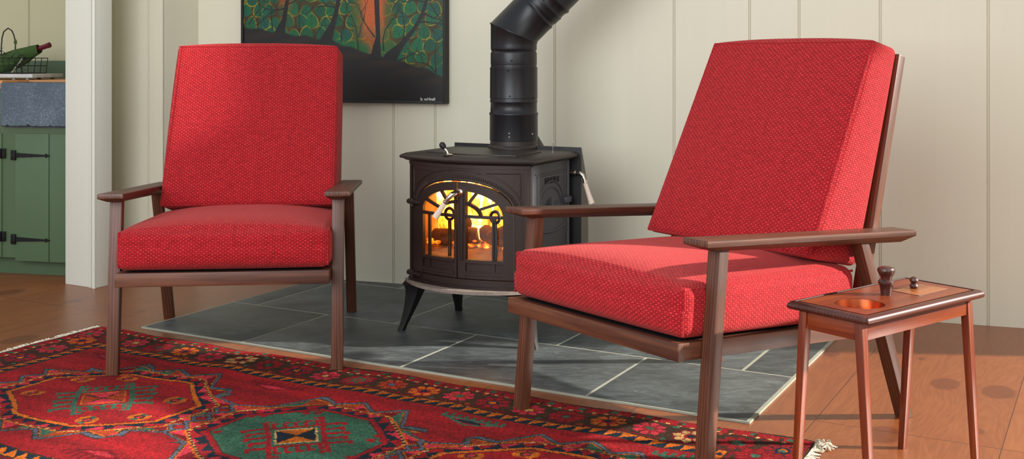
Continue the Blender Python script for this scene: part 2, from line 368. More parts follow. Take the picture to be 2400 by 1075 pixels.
# small bead at its front right corner and a square batten edge
b0 = PB - d1 * .036
hexa(bm, [b0 + n1 * -.001, b0 + d1 * .014 + n1 * -.001, b0 + d1 * .014 + n1 * .006, b0 + n1 * .006] + [p + H for p in (b0 + n1 * -.001, b0 + d1 * .014 + n1 * -.001, b0 + d1 * .014 + n1 * .006, b0 + n1 * .006)], .002)
tube(bm, [PB + n1 * .001 - d1 * .008, PB + n1 * .001 - d1 * .008 + H], .009, 12)
struct('trim_1', bm, M_trimp)

# ------------------------------------------------------------------ kitchen beyond the opening
KD = Vector((.977, -.212, 0)).normalized(); KN = Vector((KD.y, -KD.x, 0)); K0 = Vector((-2.438, 5.20, 0))
def PK(s, off=0.0, z=0.0): return K0 + KD * s + KN * off + Vector((0, 0, z))
board_wall('wall_kitchen', PK(0, -.62), KD, KN, -1.5, .43, [(-.07), (.145), (-.3)], 2.6, M_kitwall)
def kbox(bm, s0, s1, o0, o1, z0, z1, bev=0.0):
    hexa(bm, [PK(s0, o1, z0), PK(s1, o1, z0), PK(s1, o0, z0), PK(s0, o0, z0), PK(s0, o1, z1), PK(s1, o1, z1), PK(s1, o0, z1), PK(s0, o0, z1)], bev)
cab = thing('base_cabinet', 'sage green kitchen base cabinet with black strap hinges under the stone sink', 'cabinet', PK(0))
inv = Matrix.Translation(-PK(0))
def kpart(name, bm, mat, par, **k):
    bmesh.ops.transform(bm, matrix=inv, verts=bm.verts[:]); return obj(name, bm, mat, par, **k)
bm = bmesh.new(); kbox(bm, -1.2, .41, -.60, 0, .085, .865); kbox(bm, -1.2, .41, -.58, -.06, 0, .09); kpart('body', bm, M_green, cab)
def door(s0, s1, z0, z1, groove, name='door'):
    bm = bmesh.new(); xs = [s0] + groove + [s1]
    for a, b in zip(xs, xs[1:]): kbox(bm, a + .002, b - .002, -.004, .007, z0, z1, .002)
    return kpart(name, bm, M_greenlt, cab)
def hinge(par, s0, z, dirn):
    bm = bmesh.new()
    kbox(bm, min(s0, s0 - dirn * .02), max(s0, s0 - dirn * .02), .005, .011, z - .023, z + .023, .001)
    kbox(bm, min(s0, s0 + dirn * .008), max(s0, s0 + dirn * .008), .005, .016, z - .023, z + .023, .001)
    a = s0 + dirn * .004; e = s0 + dirn * .165
    hexa(bm, [PK(min(a, e), .012, z - (.011 if dirn > 0 else .004)), PK(max(a, e), .012, z - (.004 if dirn > 0 else .011)), PK(max(a, e), .007, z - (.004 if dirn > 0 else .011)), PK(min(a, e), .007, z - (.011 if dirn > 0 else .004)),
              PK(min(a, e), .012, z + (.011 if dirn > 0 else .004)), PK(max(a, e), .012, z + (.004 if dirn > 0 else .011)), PK(max(a, e), .007, z + (.004 if dirn > 0 else .011)), PK(min(a, e), .007, z + (.011 if dirn > 0 else .004))])
    q = [(0, -.010), (.010, -.004), (.022, 0), (.010, .004), (0, .010), (-.008, 0)]
    vs = [[bm.verts.new(PK(e + dirn * x, o_, z + y)) for x, y in q] for o_ in (.007, .013)]
    bm.faces.new(vs[0][::-1]); bm.faces.new(vs[1]); [bm.faces.new((vs[0][i], vs[0][(i + 1) % 6], vs[1][(i + 1) % 6], vs[1][i])) for i in range(6)]
    for ds, dz in ((-.012 * dirn, .014), (-.012 * dirn, -.014), (.02 * dirn, 0), (.09 * dirn, 0), (.168 * dirn, 0)): ball(bm, PK(s0 + ds, .013, z + dz), .003, n=8)
    kpart('strap_hinge', bm, M_hinge, par)
ZT = lambda y, Y=5.17: 1 - (y - 142.2) * Y / 2612
dr = door(.083, .40, ZT(611), ZT(313), [.262]); hinge(dr, .083, ZT(363.5), 1); hinge(dr, .083, ZT(560.5), 1)
dl = door(-.62, .014, ZT(604), ZT(313), [-.2]); hinge(dl, .014, ZT(360), -1); hinge(dl, .014, ZT(555), -1)
bm = bmesh.new(); kbox(bm, -.6, .014, -.004, .007, ZT(291), ZT(232), .002); kpart('drawer', bm, M_greenlt, cab)
cw = thing('worktop', 'honey coloured wooden kitchen worktop beside the stone sink', 'countertop', PK(0, 0, .87))
inv = Matrix.Translation(-PK(0, 0, .87))
bm = bmesh.new(); kbox(bm, -1.2, .027, -.60, .02, .868, .908, .003); kbox(bm, .027, .41, -.60, -.17, .868, .908, .003); kpart('wood_slab', bm, M_counterwood, cw, axis=KD)
bm = bmesh.new(); kbox(bm, -1.2, .41, -.615, -.60, .868, 1.0, .002); kpart('backsplash', bm, M_green, cw)
sk = thing('farmhouse_sink', 'blue grey speckled stone farmhouse sink with chipped lower edge', 'sink', PK(.03, 0, .7)); inv = Matrix.Translation(-PK(.03, 0, .7))
bm = bmesh.new(); NSEG = 60; s0, s1, o1, zt, zb = .029, .405, .035, ZT(194, 5.14), ZT(297, 5.14)
# apron slab with a ragged lower edge
rows = []
for i in range(NSEG + 1):
    s = s0 + (s1 - s0) * i / NSEG; ch = random.uniform(0, .003) + (.006 if i in (5, 6, 22, 23, 24, 41) else 0)
    e = .006 if i in (0,) else 0
    rows.append([bm.verts.new(PK(s, o1 - .004, zt)), bm.verts.new(PK(s, o1, zt - .004 - e)), bm.verts.new(PK(s, o1, zb + .004 + ch + e)), bm.verts.new(PK(s, o1 - .006, zb + ch)), bm.verts.new(PK(s, 0, zb)), bm.verts.new(PK(s, -.02, zt))])
for A, B in zip(rows, rows[1:]):
    for k in range(6): bm.faces.new((A[k], B[k], B[(k + 1) % 6], A[(k + 1) % 6]))
bm.faces.new(rows[0]); bm.faces.new(rows[-1][::-1])
kpart('apron', bm, M_sink, sk)
bm = bmesh.new()
for a in ((.03, .06, -.165, .002), (.06, .405, -.165, -.15)): kbox(bm, a[0], a[1], a[2], a[3], .70, zt, .002)
kbox(bm, .03, .405, -.165, .002, .69, .70); kpart('basin', bm, M_sink, sk)

bm = bmesh.new(); a_ = PK(.435, -.05); b_ = PK(.435, -.70); hexa(bm, [a_, b_, b_ + KD * .05, a_ + KD * .05] + [p + Vector((0, 0, 2.6)) for p in (a_, b_, b_ + KD * .05, a_ + KD * .05)]); struct('wall_partition', bm, M_kitwall)
bm = bmesh.new(); q_ = [PA + Vector((-2.4, .9, 0)), PA, Vector((-1.80, 5.3, 0)), Vector((-1.62, 6.2, 0)), Vector((-4.4, 7.0, 0))]; prism(bm, [(p.x, p.y) for p in q_], 2.30, 2.36); struct('ceiling', bm, M_wall)  # unseen ceiling over the kitchen, added to dim it
# marble tray with feet, wire basket, cloth and bottle
def at_k(x, y, off):   # kitchen point seen at a pixel, on the plane parallel to the cabinet face
    k = (x - 1224.8) / 2612; P0_ = PK(0, off); s = (k * P0_.y - P0_.x) / (KD.x - k * KD.y); p = P0_ + KD * s
    return s, 1 - (y - 142.2) * p.y / 2612
OFB = -.26
s_r, _ = at_k(76, 180, OFB + .10)
tray = thing('marble_tray', 'grey veined marble tray on small pewter feet on the wooden worktop', 'tray', PK(s_r - .3, OFB, .908)); inv = Matrix.Translation(-PK(s_r - .3, OFB, .908))
bm = bmesh.new(); kbox(bm, s_r - .42, s_r, OFB - .14, OFB + .10, .918, .936, .002); kpart('slab', bm, M_marble, tray)
for ds in (-.04, -.115, -.36):
    for oo in (.08, -.11):
        bm = bmesh.new(); p = PK(s_r + ds, OFB + oo, .908); lathe(bm, [(.008, 0), (.010, .003), (.007, .010)], 12, Matrix.Translation(p)); kpart('foot', bm, M_pewter, tray)
bk = thing('wire_basket', 'dark wire basket with tall arched handle and metal leaves on marble tray', 'basket', PK(s_r - .25, OFB, .936)); inv = Matrix.Translation(-PK(s_r - .25, OFB, .936))
sb, zb_ = at_k(82, 136, OFB)
b0s, b1s = s_r - .40, sb
bm = bmesh.new()
for z in (.939, .975, zb_):
    g = .0 if z > 1 else -.01
    for r_ in [((b0s - g, OFB + .09), (b1s + g, OFB + .09)), ((b1s + g, OFB + .09), (b1s + g, OFB - .1)), ((b1s + g, OFB - .1), (b0s - g, OFB - .1)), ((b0s - g, OFB - .1), (b0s - g, OFB + .09))]:
        tube(bm, [PK(*r_[0], z), PK(*r_[1], z)], .0022, 6)
n_ = 9
for i in range(n_ + 1):
    s = b0s + (b1s - b0s) * i / n_
    tube(bm, [PK(s, OFB + .09, zb_), PK(s + random.uniform(-.012, .012), OFB + .09, .96), PK(s, OFB + .085, .938)], .0018, 6)
for i in range(5):
    o_ = OFB - .1 + .19 * i / 4; tube(bm, [PK(b1s, o_, zb_), PK(b1s - .01, o_, .938)], .0018, 6)
kpart('wire_frame', bm, M_hinge, bk)
bm = bmesh.new()
hp = [at_k(x, y, OFB) for x, y in ((3, 178), (3, 110), (5, 88), (9, 74), (19, 66), (28, 72), (33, 84), (36, 100), (36, 118))]
tube(bm, [PK(s, OFB, z) for s, z in hp], .0032, 8); kpart('handle', bm, M_hinge, bk)
def leaf(bm, c, d, n, L, Wd):
    d = Vector(d).normalized(); n = Vector(n).normalized(); sd = d.cross(n); q = []
    m = 9
    top = [c + d * (L * (i / m)) + sd * (Wd * math.sin(math.pi * i / m)) for i in range(m + 1)]; bot = [c + d * (L * (i / m)) - sd * (Wd * math.sin(math.pi * i / m)) for i in range(1, m)][::-1]
    cen = [c + d * (L * i / m) + n * (.004) for i in range(m + 1)]
    V = [bm.verts.new(p) for p in top + bot]; V2 = [bm.verts.new(p - n * .0015) for p in top + bot]
    bm.faces.new(V); bm.faces.new(V2[::-1]); k = len(V); [bm.faces.new((V[i], V2[i], V2[(i + 1) % k], V[(i + 1) % k])) for i in range(k)]
bm = bmesh.new(); s, z = at_k(36, 107, OFB + .004); leaf(bm, PK(s, OFB + .004, z), (0, 0, 1), KN, .034, .009)
kpart('metal_leaf', bm, M_clothgreen, bk); bm = bmesh.new()
s, z = at_k(22, 148, OFB + .1); leaf(bm, PK(s, OFB + .1, z), KD + Vector((0, 0, .15)), KN, .03, .007); kpart('metal_leaf', bm, M_clothgreen, bk)
bm = bmesh.new()
for i in range(26):
    s, z = at_k(random.uniform(0, 62), random.uniform(118, 168), OFB + .1); p = PK(s, OFB + .1, z)
    tube(bm, [p, p + KD * random.uniform(-.02, .02) + Vector((0, 0, random.uniform(-.015, .015))), p + KD * random.uniform(-.035, .035) + Vector((0, 0, random.uniform(-.02, .02)))], .0011, 5)
    if i % 3 == 0: ball(bm, p, .0035, n=8)
kpart('twig_decoration', bm, M_hinge, bk)
# cloth wrapped bag
s_c, z_c = at_k(45, 145, OFB)
cl = thing('cloth_wine_bag', 'green cloth wine bag lying in the wire basket', 'bag', PK(s_c, OFB, z_c)); inv = Matrix.Translation(-PK(s_c, OFB, z_c))
bm = bmesh.new(); path = [(-10, 152), (15, 150), (40, 138), (60, 128), (78, 120), (92, 116)]; rr = [.045, .05, .047, .04, .03, .024]
P_ = [PK(at_k(x, y, OFB)[0], OFB, at_k(x, y, OFB)[1]) for x, y in path]
rings = []
for i, p in enumerate(P_):
    d = (P_[min(i + 1, 5)] - P_[max(i - 1, 0)]).normalized(); up = (Vector((0, 0, 1)) - d * d.z).normalized(); sd = d.cross(up)
    rings.append([bm.verts.new(p + (up * math.cos(a) * (1.0 if math.cos(a) > 0 else .9) + sd * math.sin(a) * .9) * rr[i] * (1 + .10 * math.sin(3 * a + i * 1.3))) for a in [2 * math.pi * k / 28 for k in range(28)]])
for A, B in zip(rings, rings[1:]):
    for i in range(28): bm.faces.new((A[i], A[(i + 1) % 28], B[(i + 1) % 28], B[i]))
# open mouth: inner wall going back
inner = [bm.verts.new(v.co + (P_[-2] - P_[-1]) * 1.2 + (P_[-1] - v.co) * .25) for v in rings[-1]]
for i in range(28): bm.faces.new((rings[-1][i], rings[-1][(i + 1) % 28], inner[(i + 1) % 28], inner[i]))
bm.faces.new(rings[0][::-1]); bmesh.ops.subdivide_edges(bm, edges=bm.edges[:], cuts=1, use_grid_fill=True, smooth=.6); kpart('bag', bm, M_clothgreen, cl)
bm = bmesh.new(); pts = [PK(at_k(x, y, OFB + .05)[0], OFB + .05, at_k(x, y, OFB + .05)[1]) for x, y in ((26, 170), (36, 158), (46, 146), (52, 136))]
for d_ in (-.003, 0, .003): tube(bm, [p + KD * d_ for p in pts], .0009, 5)
kpart('stitched_stripes', bm, M_string, cl)
bt = thing('wine_bottle', 'wine bottle neck in maroon foil poking out of green cloth bag', 'bottle', P_[4]); inv = Matrix.Translation(-P_[4])
def atv(x, y, off=OFB): s, z = at_k(x, y, off); return PK(s, off, z)
e0, e1, e2, e3 = atv(40, 138), atv(78, 121), atv(88, 115), atv(117, 105)
bm = bmesh.new(); tube(bm, [e0, e0.lerp(e1, .6), e1, e2], [.032, .032, .018, .0125], 20); kpart('glass_body', bm, M_glassdark, bt)
bm = bmesh.new(); tube(bm, [e2, e3 - (e3 - e2) * .18, e3 - (e3 - e2) * .17, e3], [.0118, .0122, .0135, .0132], 20); kpart('foil', bm, M_foil, bt)

# ------------------------------------------------------------------ slate hearth
he = thing('slate_hearth', 'flush slate tile hearth with pale grout under the black wood stove', 'hearth', UV(-2.06, 3.6)); invH = Matrix.Translation(-UV(-2.06, 3.6))
def wallv(u):   # v where the back wall stands
    # WN . (UV(u,v)-W0) = 0
    a = WN.dot(US) * u - WN.dot(W0); return -a / WN.dot(VS)
bm = bmesh.new(); u0, u1, v0 = -3.229, -.901, 2.998
poly = [UV(u0, v0), UV(u1, v0), UV(u1, wallv(u1)), UV(u0 + .0, wallv(u0))]
prism(bm, [(p.x, p.y) for p in poly], -.001, .0057); bmesh.ops.transform(bm, matrix=invH, verts=bm.verts[:]); obj('grout', bm, M_grout, he)
bm = bmesh.new()
def tile(a, b, c, d):
    g = .005; A, B, C, D = a + g, b - g, c + g, d - g
    hi = lambda u: min(D, wallv(u) - .004)
    P4 = [UV(A, C), UV(B, C), UV(B, hi(B)), UV(A, hi(A))]
    if hi(B) > C + .01: prism(bm, [(p.x, p.y) for p in P4], 0, .0065 + random.uniform(-.0006, .0006), .0012)
R1 = [-3.227, -2.738, -2.062, -1.400, -.907]; R2 = [-3.227, -3.104, -2.425, -1.738, -1.071, -.907]; R3 = [-3.227, -2.78, -2.10, -1.42, -.907]
for a, b in zip(R1, R1[1:]): tile(a, b, 3.0, 3.487)
for a, b in zip(R2, R2[1:]): tile(a, b, 3.487, 4.035)
for a, b in zip(R3, R3[1:]): tile(a, b, 4.035, 4.58)
for a, b in zip(R2, R2[1:]): tile(a, b, 4.58, 5.2)
bmesh.ops.transform(bm, matrix=invH, verts=bm.verts[:]); obj('slate_tiles', bm, M_slate, he, ang=20)

# ------------------------------------------------------------------ rug (coloured knot by knot)
RW, RH = 2.67, 1.245
RED = (152, 22, 28); DRED = (118, 14, 24); PINK = (196, 48, 62); ORG = (196, 96, 24); RUST = (160, 58, 24); GRN = (56, 96, 74); NAV = (20, 34, 46); BRN = (66, 42, 28); CRM = (206, 164, 100); GRY = (84, 88, 100); BLU = (78, 98, 112)
def rug_colors(nx, ny):
    a = (np.arange(nx) + .5) / nx * RW; b = (np.arange(ny) + .5) / ny * RH
    A, B = np.meshgrid(a, b, indexing='ij'); C = np.zeros((nx, ny, 3)); C[:] = RED
    wob = .006 * np.sin(A * 9 + B * 3) + .004 * np.sin(A * 23 + 1.7) ; Bw = B + wob; Aw = A + .005 * np.sin(B * 11 + .5)
    def put(m, c): C[m] = c
    tri = lambda x, p: np.abs(((x / p) % 1) - .5) * 2      # 0..1 triangle
    # ---- field motifs
    cxs = [.725, 1.445, 2.14]; cy = .615
    for i, cx_ in enumerate(cxs):
        dx = Aw - cx_; dy = Bw - cy; ax, ay = np.abs(dx), np.abs(dy)
        def octd(hw, hh, cut): return np.maximum(np.maximum(ax - hw, ay - hh), (ax / hw + ay / hh - (2 - cut)) * hw * .62)
        o = octd(*((.305, .222, .62), (.238, .205, .62), (.29, .22, .62))[i])                    # signed-ish distance from the inner outline
        # spiky grey outline with coloured triangles
        ang = np.where(ay > ax * .7, A * 1.0, B * 1.0)
        sp = tri(ang + .02, np.where(ay > ax * .7, .145, .085)) * np.where(ay > ax * .7, .055, .045)
        out = .052 + sp
        put((o < out + .018) & (o >= out + .013), BRN); put((o < out + .013) & (o >= out), GRY); put((o < out) & (o >= out - .005), BRN)
        cell = (np.floor((ang + .02) / np.where(ay > ax * .7, .145, .085)).astype(int) + (dx > 0) + 2 * (dy > 0)) % 4
        inn = (o < out - .005) & (o >= .052)
        for k, c in enumerate((GRN, RUST, PINK, DRED)): put(inn & (cell == k), c)
        put((o < out - .005) & (o >= out - .009), ORG)
        put((o < .052) & (o >= .046), ORG); put((o < .046) & (o >= .040), BRN); 
        dash = (((A + B) / .03) % 1) < .35; put((o < .046) & (o >= .040) & dash, CRM)
        put((o < .040) & (o >= 0.0), RED)
        zz = tri(ang, .05) * .030; put((o < .008 + zz) & (o >= .006), NAV); 
        pk = ((np.floor(ang / .05) % 3) == 0); put((o < .040) & (o >= .012 + zz) & pk, PINK)
        lin = ORG if i != 1 else RED
        put((o < .006) & (o >= -.008), lin); put((o < -.008) & (o >= -.011), BRN)
        fill = RED if i != 1 else GRN; put(o < -.011, fill)
        fg = GRN if i != 1 else RED
        # central hooked diamond
        dx0, dy0 = dx, dy; dx = 1.45 * (dx0 - dy0) / 1.4142; dy = 1.10 * (dx0 + dy0) / 1.4142; ax, ay = np.abs(dx), np.abs(dy)   # figure stands on the diagonal
        q1, q2 = ORG, NAV
        if i != 1: q1, q2 = PINK, RUST
        box_ = (ax < .085) & (ay < .062)
        put((ax < .115) & (ay < .088) & ~((ax < .10) & (ay < .075)), fg)
        put(box_ & ~((ax < .078) & (ay < .055)), CRM if i == 1 else ORG); core = (ax < .078) & (ay < .055)
        put(core & (np.abs(dy) * 1.42 > np.abs(dx)), q1); put(core & (np.abs(dy) * 1.42 <= np.abs(dx)), q2)
        put(core & (np.abs(np.abs(dy) * 1.42 - np.abs(dx)) < .006), BRN)
        # long arms with hooks
        put((np.abs(ax - .108) < .010) & (ay < .155), fg); put((np.abs(ay - .150) < .007) & (ax > .075) & (ax < .118), fg)
        for k in range(5):
            yy = -.085 + k * .0425
            put((np.abs(dy - yy) < .0085) & (ax > .11) & (ax < .205 - .012 * (k % 2)), fg)
            put((np.abs(dy - yy - .013) < .008) & (ax > .185 - .012 * (k % 2)) & (ax < .205 - .012 * (k % 2)), fg)
        for k in range(-2, 3):
            xx = k * .042; put((np.abs(dx - xx) < .008) & (ay > .085) & (ay < .130), fg); put((np.abs(dx - xx - .010) < .014) & (ay > .120) & (ay < .133), fg)
        dx, dy = dx0, dy0; ax, ay = np.abs(dx), np.abs(dy)
        # little flowers in the corners of the octagon
        for fx, fy in ((.20, -.09), (.12, .165), (.235, .07), (-.215, -.10), (-.225, .07), (-.10, -.175)):
            rx, ry = dx - fx, dy - fy; r = np.hypot(rx, ry); th = np.arctan2(ry, rx)
            if i == 1: put((r < .030) & (np.cos(3 * th) > -.2) & (r > .008), RED); continue
            m = (r < .034) & (o < -.02); cc = (np.floor(th / (math.pi / 3)).astype(int)) % 3
            put(m & (r > .012) & (cc == 0), ORG); put(m & (r > .012) & (cc == 1) & (r < .028), GRN if fx > 0 else RUST); put(m & (r > .012) & (cc == 2), ORG); put(m & (r < .010), PINK); put(m & (np.abs(r - .013) < .003), BRN)
    # spandrel combs between the medallions
    for cx_ in (.385, 1.09, 1.785, 2.42):
        for cyy, sg_ in ((.29, 1), (.95, -1)):
            dx, dy = A - cx_, (B - cyy) * sg_; col = GRN if cx_ > 1.5 else DRED
            put((np.abs(dy + np.abs(dx) * .5 - .03) < .006) & (np.abs(dx) < .10), col)
            for k in range(-4, 5): put((np.abs(dx - k * .024) < .006) & (dy > -.055 + abs(k) * .004) & (dy < -.015) & (np.abs(dx) < .11), col); 
            put((np.abs(dy + .012) < .005) & (np.abs(dx) < .10), col)
            put((np.abs(dx) < .05) & (np.abs(dy - .004) < .012 - np.abs(dx) * .2), PINK if cx_ < 1.5 else NAV)
            put((np.abs(dy + .062) < .004) & (((dx / .02) % 1) < .6) & (np.abs(dx) < .11), BRN)
    # ---- borders: distance from the nearest edge, with corners
    ea = np.minimum(A, RW - A); eb = np.minimum(Bw, RH - Bw); E = np.minimum(ea, eb); along = np.where(ea < eb, B, A)
    put(E < .245, RED)
    z = (along / .044) % 1
    put((E < .222) & (E > .180), ORG); put((E < .222) & (E > .180) & (E > .222 - .042 * z), NAV); put((np.abs(E - .179) < .003) | (np.abs(E - .224) < .0025), BRN)
    put(E < .176, BRN); put((np.abs(E - .170) < .004), DRED)
    put(E < .050, RED); sp = rng.random(E.shape)
    put((E < .050) & (np.abs(E - .045) < .004) & ((np.floor(along / .012) % 3) == 0), CRM); put((E < .050) & (((along / .10) % 1) < .18) & (np.abs(E - .025) < .01), GRN); put((E < .05) & (((along / .07) % 1) > .85) & (np.abs(E - .03) < .014), BRN)
    put(E < .006, BRN)
    cols = [(CRM, RED, NAV), (RED, BRN, GRN), (RED, NAV, ORG), (PINK, RED, CRM), (RED, GRN, RUST), (RUST, RED, BLU), (ORG, RED, NAV), (PINK, RUST, GRN), (RED, NAV, ORG), (PINK, RUST, CRM), (RED, DRED, GRN), (ORG, RED, NAV), (PINK, RED, GRN)]
    P = .1225
    for horiz in (True, False):
        L = RW if horiz else RH; n = int(round(L / P)); 
        for k in range(n):
            for side in (0, 1):
                c0 = (k + .5) * L / n; pos = .112
                if horiz: dx = A - c0; dy = (Bw - pos) if side == 0 else (Bw - (RH - pos))
                else: dx = B - c0; dy = (A - pos) if side == 0 else (A - (RW - pos))
                if not horiz and (k == 0 or k == n - 1): continue
                r = np.hypot(dx, dy); th = np.arctan2(dy, dx)
                kk_ = (k + 4 * side + (6 if not horiz else 0) + (8 if horiz else 0)) % 13; c1, c2, c3 = cols[(kk_ - 1) % 13]
                R_ = .046 * (1 + .10 * np.cos(8 * th))
                put((r < R_ + .006) & (r >= R_), DRED if kk_ % 2 else BRN)
                m = r < R_; put(m, c1); put(m & (np.cos(8 * th + math.pi) > .72) & (r > .020), c2 if kk_ % 2 else DRED); put((r < .021) & (r >= .012), c2); put(r < .012, c3)
                # small diamonds between flowers
                ddx = np.abs(dx) - L / n / 2; put((np.abs(ddx) + np.abs(np.abs(dy) - .052) < .010), (DRED, GRN, RUST)[k % 3])
    # abrash and speckle
    n1 = np.repeat(rng.normal(0, 1, (nx, ny // 3 + 1)), 3, axis=1)[:, :ny]; v = 1 + .10 * rng.normal(0, 1, (nx, ny)) + .05 * n1
    ab = 1 + .07 * np.sin(B * 31 + 2 * np.sin(A * 3)) + .05 * np.sin(B * 77 + A * 2)
    C = np.clip(C * (v * ab)[..., None], 0, 255)
    # soft wool edges: swap a few knots with neighbours
    m = rng.random((nx, ny)) < .10; Cs = np.roll(C, 1, 1); C[m] = Cs[m]; m = rng.random((nx, ny)) < .08; Cs = np.roll(C, -1, 0); C[m] = Cs[m]
    c = C / 255; return np.where(c <= .04045, c / 12.92, ((c + .055) / 1.055) ** 2.4)
def grid_mesh(name, nx, ny, pos, cols):
    """pos: function (a,b arrays 0..1) -> xyz arrays ; cols: nx*ny*3 face colours"""
    a, b = np.meshgrid(np.linspace(0, 1, nx + 1), np.linspace(0, 1, ny + 1), indexing='ij'); X = pos(a, b)
    V = np.stack(X, -1).reshape(-1, 3); idx = np.arange((nx + 1) * (ny + 1)).reshape(nx + 1, ny + 1)
    F = np.stack([idx[:-1, :-1], idx[1:, :-1], idx[1:, 1:], idx[:-1, 1:]], -1).reshape(-1, 4)
    me = bpy.data.meshes.new(name); me.vertices.add(len(V)); me.vertices.foreach_set('co', V.ravel().astype(np.float32))
    me.loops.add(F.size); me.loops.foreach_set('vertex_index', F.ravel().astype(np.int32)); me.polygons.add(len(F)); me.polygons.foreach_set('loop_start', (np.arange(len(F)) * 4).astype(np.int32))
    me.update(calc_edges=True)
    ca = me.color_attributes.new('Col', 'FLOAT_COLOR', 'CORNER'); cc = np.concatenate([cols, np.ones((nx, ny, 1))], -1).reshape(-1, 1, 4); cc = np.repeat(cc, 4, 1)
    ca.data.foreach_set('color', cc.ravel().astype(np.float32)); return me
nx, ny = 668, 312
rugO = UV(-3.37, 2.93)
rug = thing('oriental_rug', 'red oriental rug with green and orange medallions and flowered border before the hearth', 'rug', rugO, HA)
hgt = lambda a, b: .005 + .0010 * np.sin(a * 40 + b * 9) + .0008 * np.sin(b * 33 + a * 5)
edge = lambda a: .006 * np.sin(a * 13 + 1) + .010 * np.exp(-((a - .305) / .02) ** 2) + .004 * np.sin(a * 41)
me = grid_mesh('pile', nx, ny, lambda a, b: (a * RW, -b * RH + edge(a) * (1 - b), hgt(a, b) * np.clip(np.minimum(np.minimum(a, 1 - a) * RW, np.minimum(b, 1 - b) * RH) / .004, .15, 1) + rng.normal(0, .0004, a.shape)), rug_colors(nx, ny))
for p in me.polygons: p.use_smooth = True
link('pile', me, M_rug, rug)
def fringe(x0, dirn):
    bm = bmesh.new(); n = 210
    for i in range(n):
        y = -RH * (i + random.random() * .8) / n; L = random.uniform(.012, .034); a = random.uniform(-.9, .9); z = .003
        pts = [Vector((x0, y, z)), Vector((x0 + dirn * L * .5, y + a * .006, z + random.uniform(0, .004))), Vector((x0 + dirn * L, y + a * .016, .002))]
        tube(bm, pts, [.0022, .0024, .0012], 5)
    tube(bm, [Vector((x0 + dirn * .003, -RH * k / 40 + 0, .0035 + .001 * math.sin(k))) for k in range(41)], .003, 6)
    if dirn > 0:
        for i in range(40):
            y = -random.uniform(.0, .05); x = x0 + random.uniform(.0, .030); c = Vector((x, y, .006 + random.uniform(0, .008)))
            tube(bm, [c, c + Vector((random.uniform(.0, .015), random.uniform(-.014, .014), random.uniform(-.004, .006))), c + Vector((random.uniform(.0, .03), random.uniform(-.02, .02), -.003))], .0018, 5)
    obj('fringe', bm, M_string, rug)['kind'] = 'stuff'
fringe(0, -1); fringe(RW, 1)

# ------------------------------------------------------------------ painting
FS0, FS1, FZ0, FZ1, FT = -.574, .45, .812, 1.52, .05
pic = thing('framed_painting', 'framed oil painting of dark trees among green leaves and orange glow on the wall', 'painting', PW((FS0 + FS1) / 2, 0, FZ0)); invP = Matrix.Translation(-PW((FS0 + FS1) / 2, 0, FZ0))
def pbox(bm, s0, s1, o0, o1, z0, z1, bev=0.0):
    hexa(bm, [PW(s0, o1, z0), PW(s1, o1, z0), PW(s1, o0, z0), PW(s0, o0, z0), PW(s0, o1, z1), PW(s1, o1, z1), PW(s1, o0, z1), PW(s0, o0, z1)], bev)
bm = bmesh.new(); fw = .011
for s0, s1, z0, z1 in ((FS0, FS0 + fw, FZ0, FZ1), (FS1 - fw, FS1, FZ0, FZ1), (FS0 + fw, FS1 - fw, FZ0, FZ0 + fw), (FS0 + fw, FS1 - fw, FZ1 - fw, FZ1)): pbox(bm, s0, s1, .002, FT, z0, z1, .001)
bmesh.ops.transform(bm, matrix=invP, verts=bm.verts[:]); obj('frame', bm, M_black, pic)
